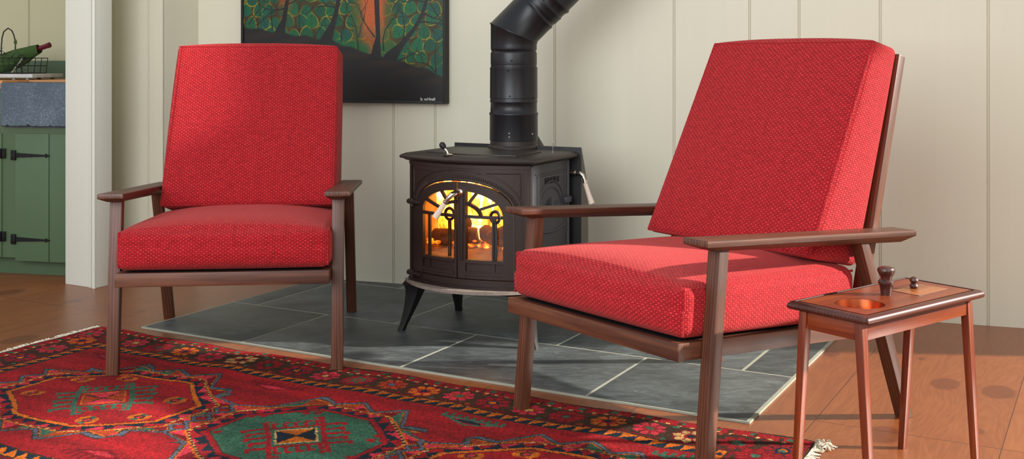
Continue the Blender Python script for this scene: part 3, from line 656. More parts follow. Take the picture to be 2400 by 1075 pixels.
def painting_colors(nx, ny, w, h):
    px = 568 + (np.arange(nx) + .5) / nx * 472; py = 236 - (np.arange(ny) + .5) / ny * (h / w * 480)
    X, Y = np.meshgrid(px, py, indexing='ij'); C = np.zeros((nx, ny, 3)); base = np.array((44, 34, 14.)); C[:] = base
    r2 = np.random.default_rng(5)
    def lerp(m, c): C[:] = C * (1 - m[..., None]) + np.array(c) * m[..., None]
    def glow(cx, cy, rx, ry, c, k=1.0): lerp(np.clip(k * np.exp(-(((X - cx) / rx) ** 4 + ((Y - cy) / ry) ** 2)), 0, 1), c)
    lerp(np.clip(.35 + .3 * np.sin(X / 17) * np.cos(Y / 13), 0, .6), (62, 62, 8))
    leaves = []
    yy = 250
    for gy in range(-150, 260, 27):
        for gx in range(560, 1060, 30):
            leaves.append((gx + r2.uniform(-5, 5) + (15 if (gy // 27) % 2 else 0), gy + r2.uniform(-5, 5), r2.uniform(13, 16), r2.uniform(14, 17), r2.uniform(-.5, .5)))
    for lx, ly, rx, ry, an in leaves:
        dx = (X - lx) * math.cos(an) + (Y - ly) * math.sin(an); dy = -(X - lx) * math.sin(an) + (Y - ly) * math.cos(an)
        q = np.hypot(dx / (rx * (1 + .35 * np.clip(dy / ry, -1, 1))), dy / ry)
        lerp(np.exp(-((q - 1.0) / .085) ** 2) * .85 * (.5 + .5 * np.sin(lx + ly + np.arctan2(dy, dx))), (168, 146, 16))
        lerp(np.clip((.97 - q) / .10, 0, 1) * .97, (6, 78 + r2.uniform(-8, 14), 52 + r2.uniform(-8, 8)))
        vein = np.exp(-(dx / 1.0) ** 2) * (q < .8) * .4; lerp(vein, (10, 40, 26))
        for k in (-1, 0, 1): lerp(np.exp(-((dy - k * ry * .45 + np.abs(dx) * .7) / .8) ** 2) * (q < .75) * .35, (10, 42, 28))
    glow(672, -20, 20, 62, (150, 66, 22), 1.0); glow(880, 30, 30, 105, (172, 78, 26), 1.1); glow(872, -60, 34, 120, (172, 78, 26), .9)
    lerp(np.clip(np.exp(-((np.abs(X - 880) - 38) / 9) ** 2) * (Y < 130) * .6, 0, 1), (78, 78, 12))
    for cxx, cyy in ((842, 118), (857, 128), (898, 126), (815, 118)): glow(cxx, cyy, 12, 12, (8, 84, 40), .8)
    def line(pts, ws, c=(17, 15, 15), soft=.8):
        for (x0, y0), (x1, y1), w0, w1 in zip(pts, pts[1:], ws, ws[1:]):
            dx, dy = x1 - x0, y1 - y0; t = np.clip(((X - x0) * dx + (Y - y0) * dy) / (dx * dx + dy * dy + 1e-6), 0, 1)
            d = np.hypot(X - x0 - t * dx, Y - y0 - t * dy) - (w0 + (w1 - w0) * t) / 2; lerp(np.clip(.5 - d / soft, 0, 1), c)
    def branch(x, y, ang, L, w, depth):
        pts = [(x, y)]; ws = [w]; a = ang
        for k in range(4):
            a += r2.uniform(-.35, .35); x += math.cos(a) * L / 4; y += math.sin(a) * L / 4; pts.append((x, y)); ws.append(w * (1 - .2 * (k + 1)))
            if depth > 0 and k > 0:
                branch(x, y, a + r2.choice([-1, 1]) * r2.uniform(.4, .9), L * r2.uniform(.45, .7), w * .55, depth - 1)
        line(pts, ws, (22, 20, 12))
    # ground
    gx = [560, 620, 690, 780, 830, 890, 940, 1000, 1045]; gy = [72, 82, 92, 104, 122, 138, 150, 166, 184]
    G = np.interp(X, gx, gy) + 2 * np.sin(X / 9)
    for t_, a_ in (((660, 96), 0),): pass
    T1 = [(655, 96), (668, 62), (674, 30), (682, -10), (690, -70), (700, -160)]; line(T1, [26, 12, 9, 8, 7, 6])
    T2 = [(768, 112), (786, 72), (797, 34), (802, -10), (815, -80), (820, -160)]; line(T2, [30, 13, 9, 9, 8, 6])
    T3 = [(886, 146), (892, 100), (890, 50), (888, 0), (885, -70), (890, -160)]; line(T3, [26, 10, 11, 12, 9, 7])
    T4 = [(920, 146), (945, 118), (975, 84), (992, 56), (1004, 20), (1012, -30), (1010, -150)]; line(T4, [30, 13, 8, 8, 7, 6, 5])
    for (bx, by, an, L, w) in ((674, 34, 2.7, 70, 4), (676, 28, -.5, 60, 3.5), (798, 40, -2.4, 60, 4), (797, 30, -.9, 70, 4), (888, 10, -2.7, 60, 5), (890, 20, -.5, 60, 5), (994, 50, .3, 55, 4.5), (1000, 28, -2.6, 60, 4), (985, 70, -.2, 60, 4), (640, 80, -1.9, 60, 3), (706, 92, -1.7, 70, 2.5), (742, 100, -1.3, 60, 2.5), (806, 110, -1.2, 70, 3), (846, 126, -1.5, 95, 2.8), (846, 100, -.9, 50, 2), (905, 130, -1.75, 90, 3.2), (884, 100, -2.0, 80, 3.2), (950, 104, -1.4, 70, 3), (1024, 176, -2.2, 70, 3.4), (1024, 172, -1.5, 80, 3), (940, 150, -.6, 60, 3), (1030, 60, -2.5, 50, 2.5), (580, 70, -.9, 60, 2.2), (600, 72, -.5, 60, 2)):
        branch(bx, by, an, L, w, 1)
    lerp(np.clip((Y - G) / 5, 0, 1), (19, 16, 15)); lerp(np.clip((Y - G) / 5, 0, 1) * np.clip(.35 + .35 * np.sin(X / 23 + Y / 5), 0, .5) * np.exp(-((Y - G - 16) / 16) ** 2), (48, 32, 20))
    C *= (1 + .06 * r2.normal(0, 1, X.shape))[..., None]; C = np.clip(C, 0, 255) / 255
    return np.where(C <= .04045, C / 12.92, ((C + .055) / 1.055) ** 2.4)
cs0, cs1, cz0, cz1 = FS0 + fw, FS1 - fw, FZ0 + fw, FZ1 - fw; cw_, ch_ = cs1 - cs0, cz1 - cz0; nxp = 460; nyp = int(nxp * ch_ / cw_)
org = PW((FS0 + FS1) / 2, 0, FZ0)
def cpos(a, b):
    s = cs0 + a * cw_; z = cz0 + b * ch_; o_ = FT - .008
    return (W0.x + WD.x * s + WN.x * o_ - org.x, W0.y + WD.y * s + WN.y * o_ - org.y, z - org.z)
me = grid_mesh('canvas', nxp, nyp, cpos, painting_colors(nxp, nyp, cw_, ch_)); link('canvas', me, M_canvas, pic)
bm = bmesh.new(); pbox(bm, cs0, cs1, .004, FT - .0095, cz0, cz1); bmesh.ops.transform(bm, matrix=invP, verts=bm.verts[:]); obj('stretcher_panel', bm, M_black, pic)
def text_mesh(txt, size, depth=.0004):
    cu = bpy.data.curves.new('txt', 'FONT'); cu.body = txt; cu.size = size; cu.extrude = depth; cu.align_x = 'CENTER'; cu.offset = .0
    o = bpy.data.objects.new('txt', cu); COL.objects.link(o); dg = bpy.context.evaluated_depsgraph_get(); me = bpy.data.meshes.new_from_object(o.evaluated_get(dg)); bpy.data.objects.remove(o); return me
M_sign = simple('white_signature', srgb(225, 228, 225), .5)
sgn = text_mesh('b. scHnall', .018)
s_s = s_of(1010) + .004
X_ = Matrix((( WD.x, 0, WN.x, 0), (WD.y, 0, WN.y, 0), (0, 1, 0, 0), (0, 0, 0, 1))); sgn.transform(Matrix.Translation(PW(s_s, FT - .0065, .826) - org) @ X_); link('signature', sgn, M_sign, pic)

# ------------------------------------------------------------------ wood stove
SO = Vector((-.416, 4.112, 0)); SW = .503
stove = thing('wood_stove', 'black cast iron wood stove with arched glass doors and a burning fire', 'stove', SO, HA)
B0 = .07
def bow(u): return B0 * (1 - (2 * u / SW - 1) ** 2)
def slab(bm, u0, u1, zlo, zhi, f0, f1, n=24, bowed=True):
    """curved slab following the bowed front, f0 (back) .. f1 (front) offsets towards the viewer"""
    zl = zlo if callable(zlo) else (lambda u, c=zlo: c); zh = zhi if callable(zhi) else (lambda u, c=zhi: c); R_ = []
    for i in range(n + 1):
        u = u0 + (u1 - u0) * i / n; b = bow(min(max(u, 0), SW)) if bowed else 0
        R_.append([bm.verts.new((u, -(b + f0), zl(u))), bm.verts.new((u, -(b + f1), zl(u))), bm.verts.new((u, -(b + f1), zh(u))), bm.verts.new((u, -(b + f0), zh(u)))])
    for A, B in zip(R_, R_[1:]):
        for k in range(4): bm.faces.new((A[k], B[k], B[(k + 1) % 4], A[(k + 1) % 4]))
    bm.faces.new(R_[0]); bm.faces.new(R_[-1][::-1])
CU = SW / 2
def arch(hw, z0, H, n=2.3): return lambda u: z0 + H * max(0.0, 1 - min(1, abs((u - CU) / hw)) ** n) ** (1 / n)
def onf(u, z, off=0.0): return Vector((u, -(bow(min(max(u, 0), SW)) + off), z))
A_out, A_in = arch(.203, .45, .124), arch(.168, .45, .093, 2.2)
# body: sides, back, bottom, and front casting around the doors
bm = bmesh.new(); box(bm, 0, .012, 0, .31, .20, .636, .001); box(bm, .012, SW - .012, .298, .31, .20, .636); box(bm, .012, SW - .012, 0, .30, .20, .212)
box(bm, .012, SW - .012, 0, .30, .622, .636)
slab(bm, 0, CU - .203, .205, .634, -.02, 0, 6); slab(bm, CU + .203, SW, .205, .634, -.02, 0, 6)
slab(bm, CU - .203, CU + .203, lambda u: A_out(u) + .002, .634, -.02, 0, 60); slab(bm, CU - .203, CU + .203, .205, .232, -.02, 0, 30)
slab(bm, 0, SW, .622, .634, -.0, .004, 30)
slab(bm, .006, .018, .22, .62, 0, .004, 2); slab(bm, SW - .018, SW - .006, .22, .62, 0, .004, 2)
obj('body', bm, M_iron, stove, ang=30)
# relief: corner frieze frames, arch mouldings and the feathered band
bm = bmesh.new(); A_big = arch(.228, .47, .146, 2.2)
def path_on(f, u0, u1, n, off=0.0): return [onf(u0 + (u1 - u0) * i / n, f(u0 + (u1 - u0) * i / n), off) for i in range(n + 1)]
tube(bm, path_on(A_big, CU - .226, CU + .226, 60), .0028, 6)
tube(bm, path_on(lambda u: A_out(u) + .008, CU - .20, CU + .20, 60), .004, 6)
for sgn_ in (-1, 1):
    uo, ui = CU + sgn_ * .222, CU + sgn_ * .075
    tube(bm, [onf(uo + (ui - uo) * i / 12, .606) for i in range(13)], .0022, 6); tube(bm, [onf(uo, .606), onf(uo, .56), onf(uo, .50)], .0022, 6)
for i in range(74):
    th = math.pi * (.03 + .94 * i / 73); c_, s_ = math.cos(th), math.sin(th)
    p = lambda k: onf(CU + c_ * (.207 + k * .014), .455 + (s_ ** .86) * (.128 + k * .017) if s_ > 0 else .455, .001)
    tube(bm, [p(.05), p(.5) + Vector((.0015, 0, 0)), p(1)], .0013, 4)
obj('front_relief', bm, M_iron, stove)
# right side panel, cool sky light painted in as grey
bm = bmesh.new(); box(bm, SW - .012, SW, 0, .31, .20, .636, .001)
sx = SW + .0
def side(v, z, off=0.0): return Vector((SW + off, v, z))
for pts in ([(.035, .60), (.285, .60)], [(.05, .592), (.27, .592)], [(.05, .592), (.05, .47)], [(.27, .592), (.27, .52)]):
    tube(bm, [side(*p, .0005) for p in pts], .0024, 6)
for rr_ in (.11, .088): tube(bm, [side(.16 + rr_ * math.cos(t), .452 + rr_ * 1.05 * math.sin(t), .0005) for t in [math.pi * k / 30 for k in range(31)]], .003, 6)
for k in range(15):
    t = math.pi * (k + .5) / 15; tube(bm, [side(.16 + r_ * math.cos(t), .45 + r_ * math.sin(t), .0005) for r_ in (.015, .045, .058)], [.001, .003, .0035], 5)
tube(bm, [side(.05 + .22 * k / 10, .40 - .016 * math.sin(math.pi * k / 10), .0005) for k in range(11)], .004, 6)
for v_ in (.012, .298): tube(bm, [side(v_, .21, .0), side(v_, .63, .0)], .006, 8)
box(bm, SW - .004, SW + .016, .255, .30, .478, .50, .004)
obj('side_panel', bm, M_ironside, stove, ang=30)
tm = text_mesh('INTREPID II', .031, .0012); tm.transform(Matrix.Translation((SW + .0006, .165, .560)) @ Matrix(((0, 0, 1, 0), (1, 0, 0, 0), (0, 1, 0, 0), (0, 0, 0, 1))) @ Matrix.Diagonal((.72, 1, 1, 1))); o = link('raised_lettering', tm, M_blackiron, stove)
# top plate with bowed, moulded edge
bm = bmesh.new(); RN = 28
def top_outline(g):   # g: overhang
    pts = []
    for i in range(RN + 1):
        u = -g + (SW + 2 * g) * i / RN; pts.append((u, -(B0 * .95 * (1 - (2 * (u + g) / (SW + 2 * g) - 1) ** 2) + g)))
    return pts + [(SW + g, .325), (SW + g - .03, .335), (-g + .03, .335), (-g, .325)]
prof = [(.004, .634), (.012, .637), (.016, .641), (.026, .644), (.028, .650), (.024, .656), (.010, .662), (-.002, .664)]
rings = [[bm.verts.new((x, y, z)) for x, y in top_outline(g)] for g, z in prof]
for A, B in zip(rings, rings[1:]):
    k = len(A)
    for i in range(k): bm.faces.new((A[i], A[(i + 1) % k], B[(i + 1) % k], B[i]))
bm.faces.new(rings[0][::-1]); bm.faces.new(rings[-1]); obj('top_plate', bm, M_irontop, stove)
bm = bmesh.new()
go = [(CU + (x - CU) * .80, .02 + y * .62 if y < 0 else y) for x, y in top_outline(0)[:RN + 1]] + [(CU + .19, .20), (CU + .10, .225), (CU - .10, .225), (CU - .19, .20)]
prism(bm, go, .663, .668, .0015); obj('griddle_plate', bm, M_irontop, stove)
# lid lifter handle on the front edge of the top
lh = Vector((.205, -.062, .666)); bm = bmesh.new(); lathe(bm, [(.0, 0), (.016, 0), (.018, .003), (.010, .006), (0, .007)], 16, Matrix.Translation(lh + Vector((0, 0, -.002)))); tube(bm, [lh + Vector((0, 0, .003)), lh + Vector((-.004, .0, .012)), lh + Vector((-.014, .0, .022)), lh + Vector((-.018, 0, .027))], .0028, 8)
lid = obj('lid_handle', bm, M_chrome, stove); bm = bmesh.new(); tube(bm, [lh + Vector((-.014, 0, .021)), lh + Vector((-.019, 0, .028)), lh + Vector((-.026, 0, .035)), lh + Vector((-.032, 0, .038))], [.006, .0105, .0115, .007], 14); obj('wooden_knob', bm, M_blackiron, lid)
# doors
def stove_door(u0, u1, glass0, glass1, seam_side):
    d = bmesh.new(); o0, o1 = -.010, .006
    lo = .236
    a, b = u0, u1
    def cl(f, g): return lambda u: f(u)
    slab(d, a, b, A_in, lambda u: A_out(u) - .002, o0, o1, 30)                       # arched head
    if glass0 > a: slab(d, a, glass0, lo, lambda u: A_in(u), o0, o1, 4)
    if glass1 < b: slab(d, glass1, b, lo, lambda u: A_in(u), o0, o1, 4)
    slab(d, glass0, glass1, .262, .296, o0, .000, 14); slab(d, glass0, glass1, .292, .303, o0, .010, 14); slab(d, glass0, glass1, lo, .262, o0, .004, 14); slab(d, glass0, glass1, .250, .258, 0, .010, 14)
    do = obj('door', d, M_iron, stove, ang=30)
    m = bmesh.new(); slab(m, glass0 - .002, glass1 + .002, .4475, .4585, -.006, .004, 14)
    um = .120 if seam_side > 0 else SW - .120 + .003
    slab(m, um - .006, um + .006, .300, .45, -.006, .003, 2); slab(m, um - .005, um + .005, .262, .296, -.002, .004, 2)
    q = [onf(CU + .088 * math.cos(t), .453 + .050 * math.sin(t), -.001) for t in ([math.pi * (.5 + .5 * k / 12) for k in range(13)] if seam_side > 0 else [math.pi * .5 * k / 12 for k in range(13)])]
    tube(m, q, 1.0, sq=(.005, .006))
    for deg in (28, 62):
        t = math.radians(180 - deg if seam_side > 0 else deg); p0 = (CU + .084 * math.cos(t), .453 + .048 * math.sin(t))
        # run out to the arch
        r_ = 1.0
        while r_ < 2.6:
            uu = CU + .088 * r_ * math.cos(t); zz = .453 + .054 * r_ * math.sin(t)
            if zz > A_in(uu) or abs(uu - CU) > .165: break
            r_ += .02
        tube(m, [onf(*p0, -.001), onf((p0[0] + uu) / 2, (p0[1] + zz) / 2, -.001), onf(uu, zz, -.001)], 1.0, sq=(.0045, .005))
    obj('muntins', m, M_iron, do)
    g = bmesh.new(); slab(g, glass0 - .003, glass1 + .003, .296, lambda u: A_in(u) + .003, -.0095, -.008, 20); obj('glass', g, M_pane, do)
    return do
dL = stove_door(CU - .203, CU - .002, .088, .238, 1)
dR = stove_door(CU + .002, CU + .203, .285, SW - .084, -1)
bm = bmesh.new(); box(bm, .262, .276, -.080, -.072, .30, .535, .001); obj('astragal', bm, M_iron, dR)
for z in (.483, .222):
    bm = bmesh.new(); tube(bm, [onf(-.004, z, .0), onf(.02, z, .006), onf(.075, z, .006)], [.010, .008, .006], 10); tube(bm, [onf(.022, z - .016, .005), onf(.022, z + .012, .005)], .008, 10); obj('hinge', bm, M_iron, dL)
# door handle: nickel spindle with ceramic grip
h0 = onf(.262, .536, .008)
hd = bmesh.new(); tube(hd, [h0 + Vector((0, .008, 0)), h0 + Vector((0, -.004, 0))], [.017, .015], 20); tube(hd, [h0 + Vector((0, 0, 0)), h0 + Vector((-.002, -.022, 0)), h0 + Vector((-.008, -.040, -.004)), h0 + Vector((-.018, -.046, -.016)), h0 + Vector((-.030, -.046, -.030))], [.010, .0115, .010, .008, .007], 14)
tube(hd, [h0 + Vector((-.027, -.046, -.027)), h0 + Vector((-.031, -.046, -.031))], .0095, 14)
ho = obj('door_handle', hd, M_chrome, dR); bm = bmesh.new(); tube(bm, [h0 + Vector((-.030, -.046, -.030)), h0 + Vector((-.050, -.048, -.058)), h0 + Vector((-.068, -.050, -.084))], [.0085, .010, .0125], 18); obj('ceramic_grip', bm, M_ceramic, ho)
# side damper handle
s0 = Vector((SW + .022, .33, .583)); bm = bmesh.new()
tube(bm, [s0 + Vector((-.03, 0, 0)), s0 + Vector((-.004, 0, 0))], [.014, .012], 16); tube(bm, [s0 + Vector((-.01, 0, 0)), s0 + Vector((.010, -.004, .0)), s0 + Vector((.026, -.004, -.008)), s0 + Vector((.034, -.002, -.030))], [.008, .009, .007, .006], 12); tube(bm, [s0 + Vector((.033, -.002, -.026)), s0 + Vector((.035, -.002, -.036))], .010, 14)
so_ = obj('damper_handle', bm, M_chrome, stove); bm = bmesh.new(); tube(bm, [s0 + Vector((.034, -.002, -.036)), s0 + Vector((.046, .002, -.075)), s0 + Vector((.058, .006, -.112))], [.008, .009, .0115], 18); obj('ceramic_grip', bm, M_ceramic, so_)
# thermostat rod
bm = bmesh.new(); tube(bm, [Vector((.438, .30, .66)), Vector((.441, .30, .695))], .002, 8); ball(bm, (.441, .30, .696), .003, n=8); obj('damper_rod', bm, M_chrome, stove)
# ash lip
bm = bmesh.new(); lipo = [(.010, -.010)] + [(.0 + .52 * i / 30 - .008, -.02 - .118 * (1 - abs(2 * i / 30 - 1) ** 2.2) - .0) for i in range(31)] + [(SW - .006, -.010)]
prism(bm, lipo, .193, .204, .002); obj('ash_lip', bm, M_lip, stove)
bm = bmesh.new(); 
hexa(bm, [(-.018, -.03, .178), (SW + .018, -.03, .178), (SW + .018, .33, .178), (-.018, .33, .178), (0, -.0, .212), (SW, -.0, .212), (SW, .31, .212), (0, .31, .212)], .003)
for k in range(3): slab(bm, .02, SW - .02, .2, .206 + .002 * k, .028 - .01 * k, .033 - .01 * k, 20)
obj('base_skirt', bm, M_iron, stove)
# legs: curved cast legs
def leg(u, v, fu, fv):
    bm = bmesh.new(); R_ = []
    for i in range(9):
        t = i / 8; z = .0066 + .178 * (1 - t); k = t ** .55; cx_ = u + (fu - u) * (t ** 1.4 * .9 + .1 * t); cy_ = v + (fv - v) * (t ** 1.4 * .9 + .1 * t); wd = .044 * (1 - k) + .014 + (.004 if i == 8 else 0)
        R_.append([bm.verts.new((cx_ + a * wd * .62, cy_ + b * wd * .62, z)) for a, b in ((-1, -1), (0, -1.15), (1, -1), (1.1, 0), (1, 1), (0, 1.1), (-1, 1), (-1.15, 0))])
    for A, B in zip(R_, R_[1:]):
        for i in range(8): bm.faces.new((A[i], A[(i + 1) % 8], B[(i + 1) % 8], B[i]))
    bm.faces.new(R_[0][::-1]); bm.faces.new(R_[-1]); return obj('leg', bm, M_blackiron, stove)
leg(.022, .012, -.026, -.018); leg(SW - .022, .012, SW + .028, -.018); leg(.022, .29, -.012, .365); leg(SW - .022, .29, SW + .02, .365)
# rear heat shield
bm = bmesh.new(); box(bm, -.02, SW + .032, .345, .349, .175, .676, .0008); obj('rear_shield', bm, M_black, stove)
bm = bmesh.new(); hexa(bm, [(SW + .030, .345, .175), (SW + .034, .345, .175), (SW + .034, .405, .175), (SW + .030, .405, .175), (SW + .030, .345, .676), (SW + .034, .345, .676), (SW + .034, .402, .52), (SW + .030, .402, .52)]); obj('shield_flange', bm, M_steelshield, stove)
# fire: brick lining, ash, logs, andirons, flames
bm = bmesh.new(); box(bm, .014, SW - .014, .20, .22, .215, .62); box(bm, .014, .03, -.005, .20, .215, .62); box(bm, SW - .03, SW - .014, -.005, .20, .215, .62); obj('fire_brick', bm, M_firebrick, stove)
bm = bmesh.new()
n_ = 26; G_ = [[bm.verts.new((.03 + (SW - .06) * i / n_, -.055 * (1 - (2 * i / n_ - 1) ** 2) + .255 * j / 10 - .0 - .004 * 0, .30 + .035 * (j / 10) + random.uniform(-.006, .006))) for j in range(11)] for i in range(n_ + 1)]
for i in range(n_):
    for j in range(10): bm.faces.new((G_[i][j], G_[i + 1][j], G_[i + 1][j + 1], G_[i][j + 1]))
obj('ash_bed', bm, M_ashbed, stove)
bm = bmesh.new(); 
for k in range(90): ball(bm, (random.uniform(.05, SW - .05), random.uniform(.02, .18), .325 + random.uniform(0, .02)), random.uniform(.006, .014), (1.3, 1, .7), 8)
obj('embers', bm, M_ember, stove)['kind'] = 'stuff'
for (a, b, r_) in (((.06, .07, .345), (.24, .10, .36), .030), ((.26, .10, .37), (.46, .06, .345), .032), ((.12, .13, .40), (.42, .15, .385), .030), ((.31, .05, .36), (.45, .12, .44), .022)):
    bm = bmesh.new(); a, b = Vector(a), Vector(b); tube(bm, [a.lerp(b, t) + Vector((0, 0, random.uniform(-.004, .004))) for t in (0, .02, .25, .5, .75, .98, 1)], [r_ * .8, r_, r_ * 1.06, r_, r_ * 1.03, r_, r_ * .8], 14); obj('log', bm, M_log, stove)
for u_ in (.205, .392):
    bm = bmesh.new(); vy = -.022 - .03
    tube(bm, [(u_ + .018 * math.cos(t), vy, .455 + .020 * math.sin(t)) for t in [2 * math.pi * k / 20 for k in range(21)]], .0055, 8, cap=False); tube(bm, [(u_, vy, .437), (u_ + .002, vy, .38), (u_, vy, .305)], .0065, 8, ) ; obj('andiron', bm, M_blackiron, stove)
fl_r = random.Random(3)
fl = bmesh.new()
def tongue(x, y, z, h, wd):
    R_ = []; ph = fl_r.uniform(0, 6); lean = fl_r.uniform(-.02, .02); n = 14
    for i in range(13):
        t = i / 12; r_ = wd * (math.sin(math.pi * min(1, .18 + t * .82)) ** .8) * (1 - .45 * t) + .0008
        cx_ = x + lean * t + .008 * math.sin(5 * t + ph); cy_ = y + .004 * math.sin(4 * t + ph)
        R_.append([fl.verts.new((cx_ + r_ * math.cos(2 * math.pi * k / n) * (1 + .18 * math.sin(3 * k + 4 * t + ph)), cy_ + r_ * .55 * math.sin(2 * math.pi * k / n), z + h * t)) for k in range(n)])
    for A, B in zip(R_, R_[1:]):
        for k in range(n): fl.faces.new((A[k], A[(k + 1) % n], B[(k + 1) % n], B[k]))
for k in range(26): tongue(.05 + .405 * (k + fl_r.uniform(.2, .8)) / 26, fl_r.uniform(.10, .18), .33 + fl_r.uniform(0, .02), fl_r.uniform(.15, .25), fl_r.uniform(.018, .034))
for x in (.10, .13, .16, .34, .37, .43): tongue(x, fl_r.uniform(.06, .09), .34, fl_r.uniform(.10, .18), fl_r.uniform(.014, .026))
obj('flames', fl, M_flame, stove)
fp = bpy.data.lights.new('fire_glow', 'POINT'); fp.energy = 2.0; fp.color = (1, .45, .12); fp.shadow_soft_size = .05
fo = bpy.data.objects.new('fire_glow', fp); COL.objects.link(fo); fo.location = SO + US * .25 + VS * .10 + Vector((0, 0, .56))

# ------------------------------------------------------------------ stove pipe
pc = SO + US * (SW / 2) + VS * .339
pipe = thing('stove_pipe', 'black jointed stove pipe rising from the stove and bending to the right', 'stove pipe', pc + Vector((0, 0, .664)))
pl = pc + Vector((0, 0, .664)); 
bm = bmesh.new(); lathe(bm, [(.090, .0), (.099, .0), (.099, .006), (.091, .014), (.0905, .038), (.085, .038)], 56, cap=False); obj('flue_collar', bm, M_irontop, pipe)
def zz(z): return z - .664
def pl_part(name, prof, par=pipe): bm = bmesh.new(); lathe(bm, [(r_, zz(z)) for r_, z in prof], 64, cap=False); return obj(name, bm, M_pipe, par, ang=50)
sec = pl_part('lower_pipe', [(.0925, .694), (.0930, .70), (.0925, .79), (.0945, .794), (.0945, .799), (.0900, .803), (.0895, .838), (.0915, .841), (.0920, .845), (.0905, .848), (.0905, .862)])
sec2 = pl_part('middle_pipe', [(.0920, .856), (.0925, .857), (.0918, .860), (.0912, .966), (.0918, .969), (.0918, .974), (.0885, .975), (.0885, .99)])
sec3 = pl_part('upper_pipe', [(.0880, .970), (.0865, .976), (.0885, .984), (.0892, .990), (.0890, 1.028), (.0880, 1.032), (.0850, 1.036), (.0880, 1.041), (.0888, 1.046), (.0888, 1.060)])
# elbow: vertical cylinder cut at 22.5 deg, then inclined pipe
LD = Vector((1, -.08, 0)).normalized(); AX = (LD + Vector((0, 0, 1))).normalized(); bend = Vector((0, 0, zz(1.108))); mit = (Vector((0, 0, 1)) + AX).normalized(); SD = Vector((0, 0, 1)).cross(LD)
bm = bmesh.new(); NN = 64
def elring(c, ax, rad, cut=None):
    e1 = SD; e2 = ax.cross(e1).normalized(); out = []
    for k in range(NN):
        t = 2 * math.pi * k / NN; p = c + e1 * math.cos(t) * rad + e2 * math.sin(t) * rad
        if cut is not None: p = p + ax * ((cut[0] - p).dot(cut[1]) / ax.dot(cut[1]))
        out.append(bm.verts.new(p))
    return out
Zv = Vector((0, 0, 1)); cutp = (bend, mit)
R_ = [elring(Vector((0, 0, zz(1.05))), Zv, .0888), elring(Vector((0, 0, zz(1.06))), Zv, .0888, (bend - mit * .006, mit)), elring(Vector((0, 0, zz(1.06))), Zv, .0915, (bend - mit * .003, mit)), elring(Vector((0, 0, zz(1.06))), Zv, .0915, (bend + mit * .001, mit))]
R_ += [elring(bend, AX, .0895, (bend + mit * .003, mit))]
for d_, r_ in ((.10, .0895), (.112, .0905), (.118, .092), (.124, .0868), (.130, .0868), (.138, .0905), (.142, .0905), (.158, .0905), (.163, .0925), (.166, .0915), (.170, .0890), (.186, .0890), (.194, .0915), (.200, .0945), (.206, .0945), (.212, .0900), (.42, .0900), (.43, .0925), (.44, .0900), (.9, .0900)):
    R_.append(elring(bend + AX * d_, AX, r_))
for A, B in zip(R_, R_[1:]):
    for k in range(NN): bm.faces.new((A[k], A[(k + 1) % NN], B[(k + 1) % NN], B[k]))
obj('elbow', bm, M_pipe, pipe, ang=50)
for ang_, z in ((-100, .726), (-100, .712), (-40, .722), (-99, .866), (-103, .962), (-95, 1.0), (-35, .858)):
    bm = bmesh.new(); t = math.radians(ang_); ball(bm, (.093 * math.cos(t), .093 * math.sin(t), zz(z)), .0032, n=8); obj('screw', bm, M_pewter if z < .73 else M_blackiron, pipe)
bm = bmesh.new(); hexa(bm, [(.085, .06, 0.004), (.118, .06, 0.004), (.118, .064, 0.004), (.085, .064, 0.004), (.085, .06, .055), (.087, .06, .055), (.087, .064, .055), (.085, .064, .055)]); obj('pipe_shield', bm, M_steelshield, pipe)

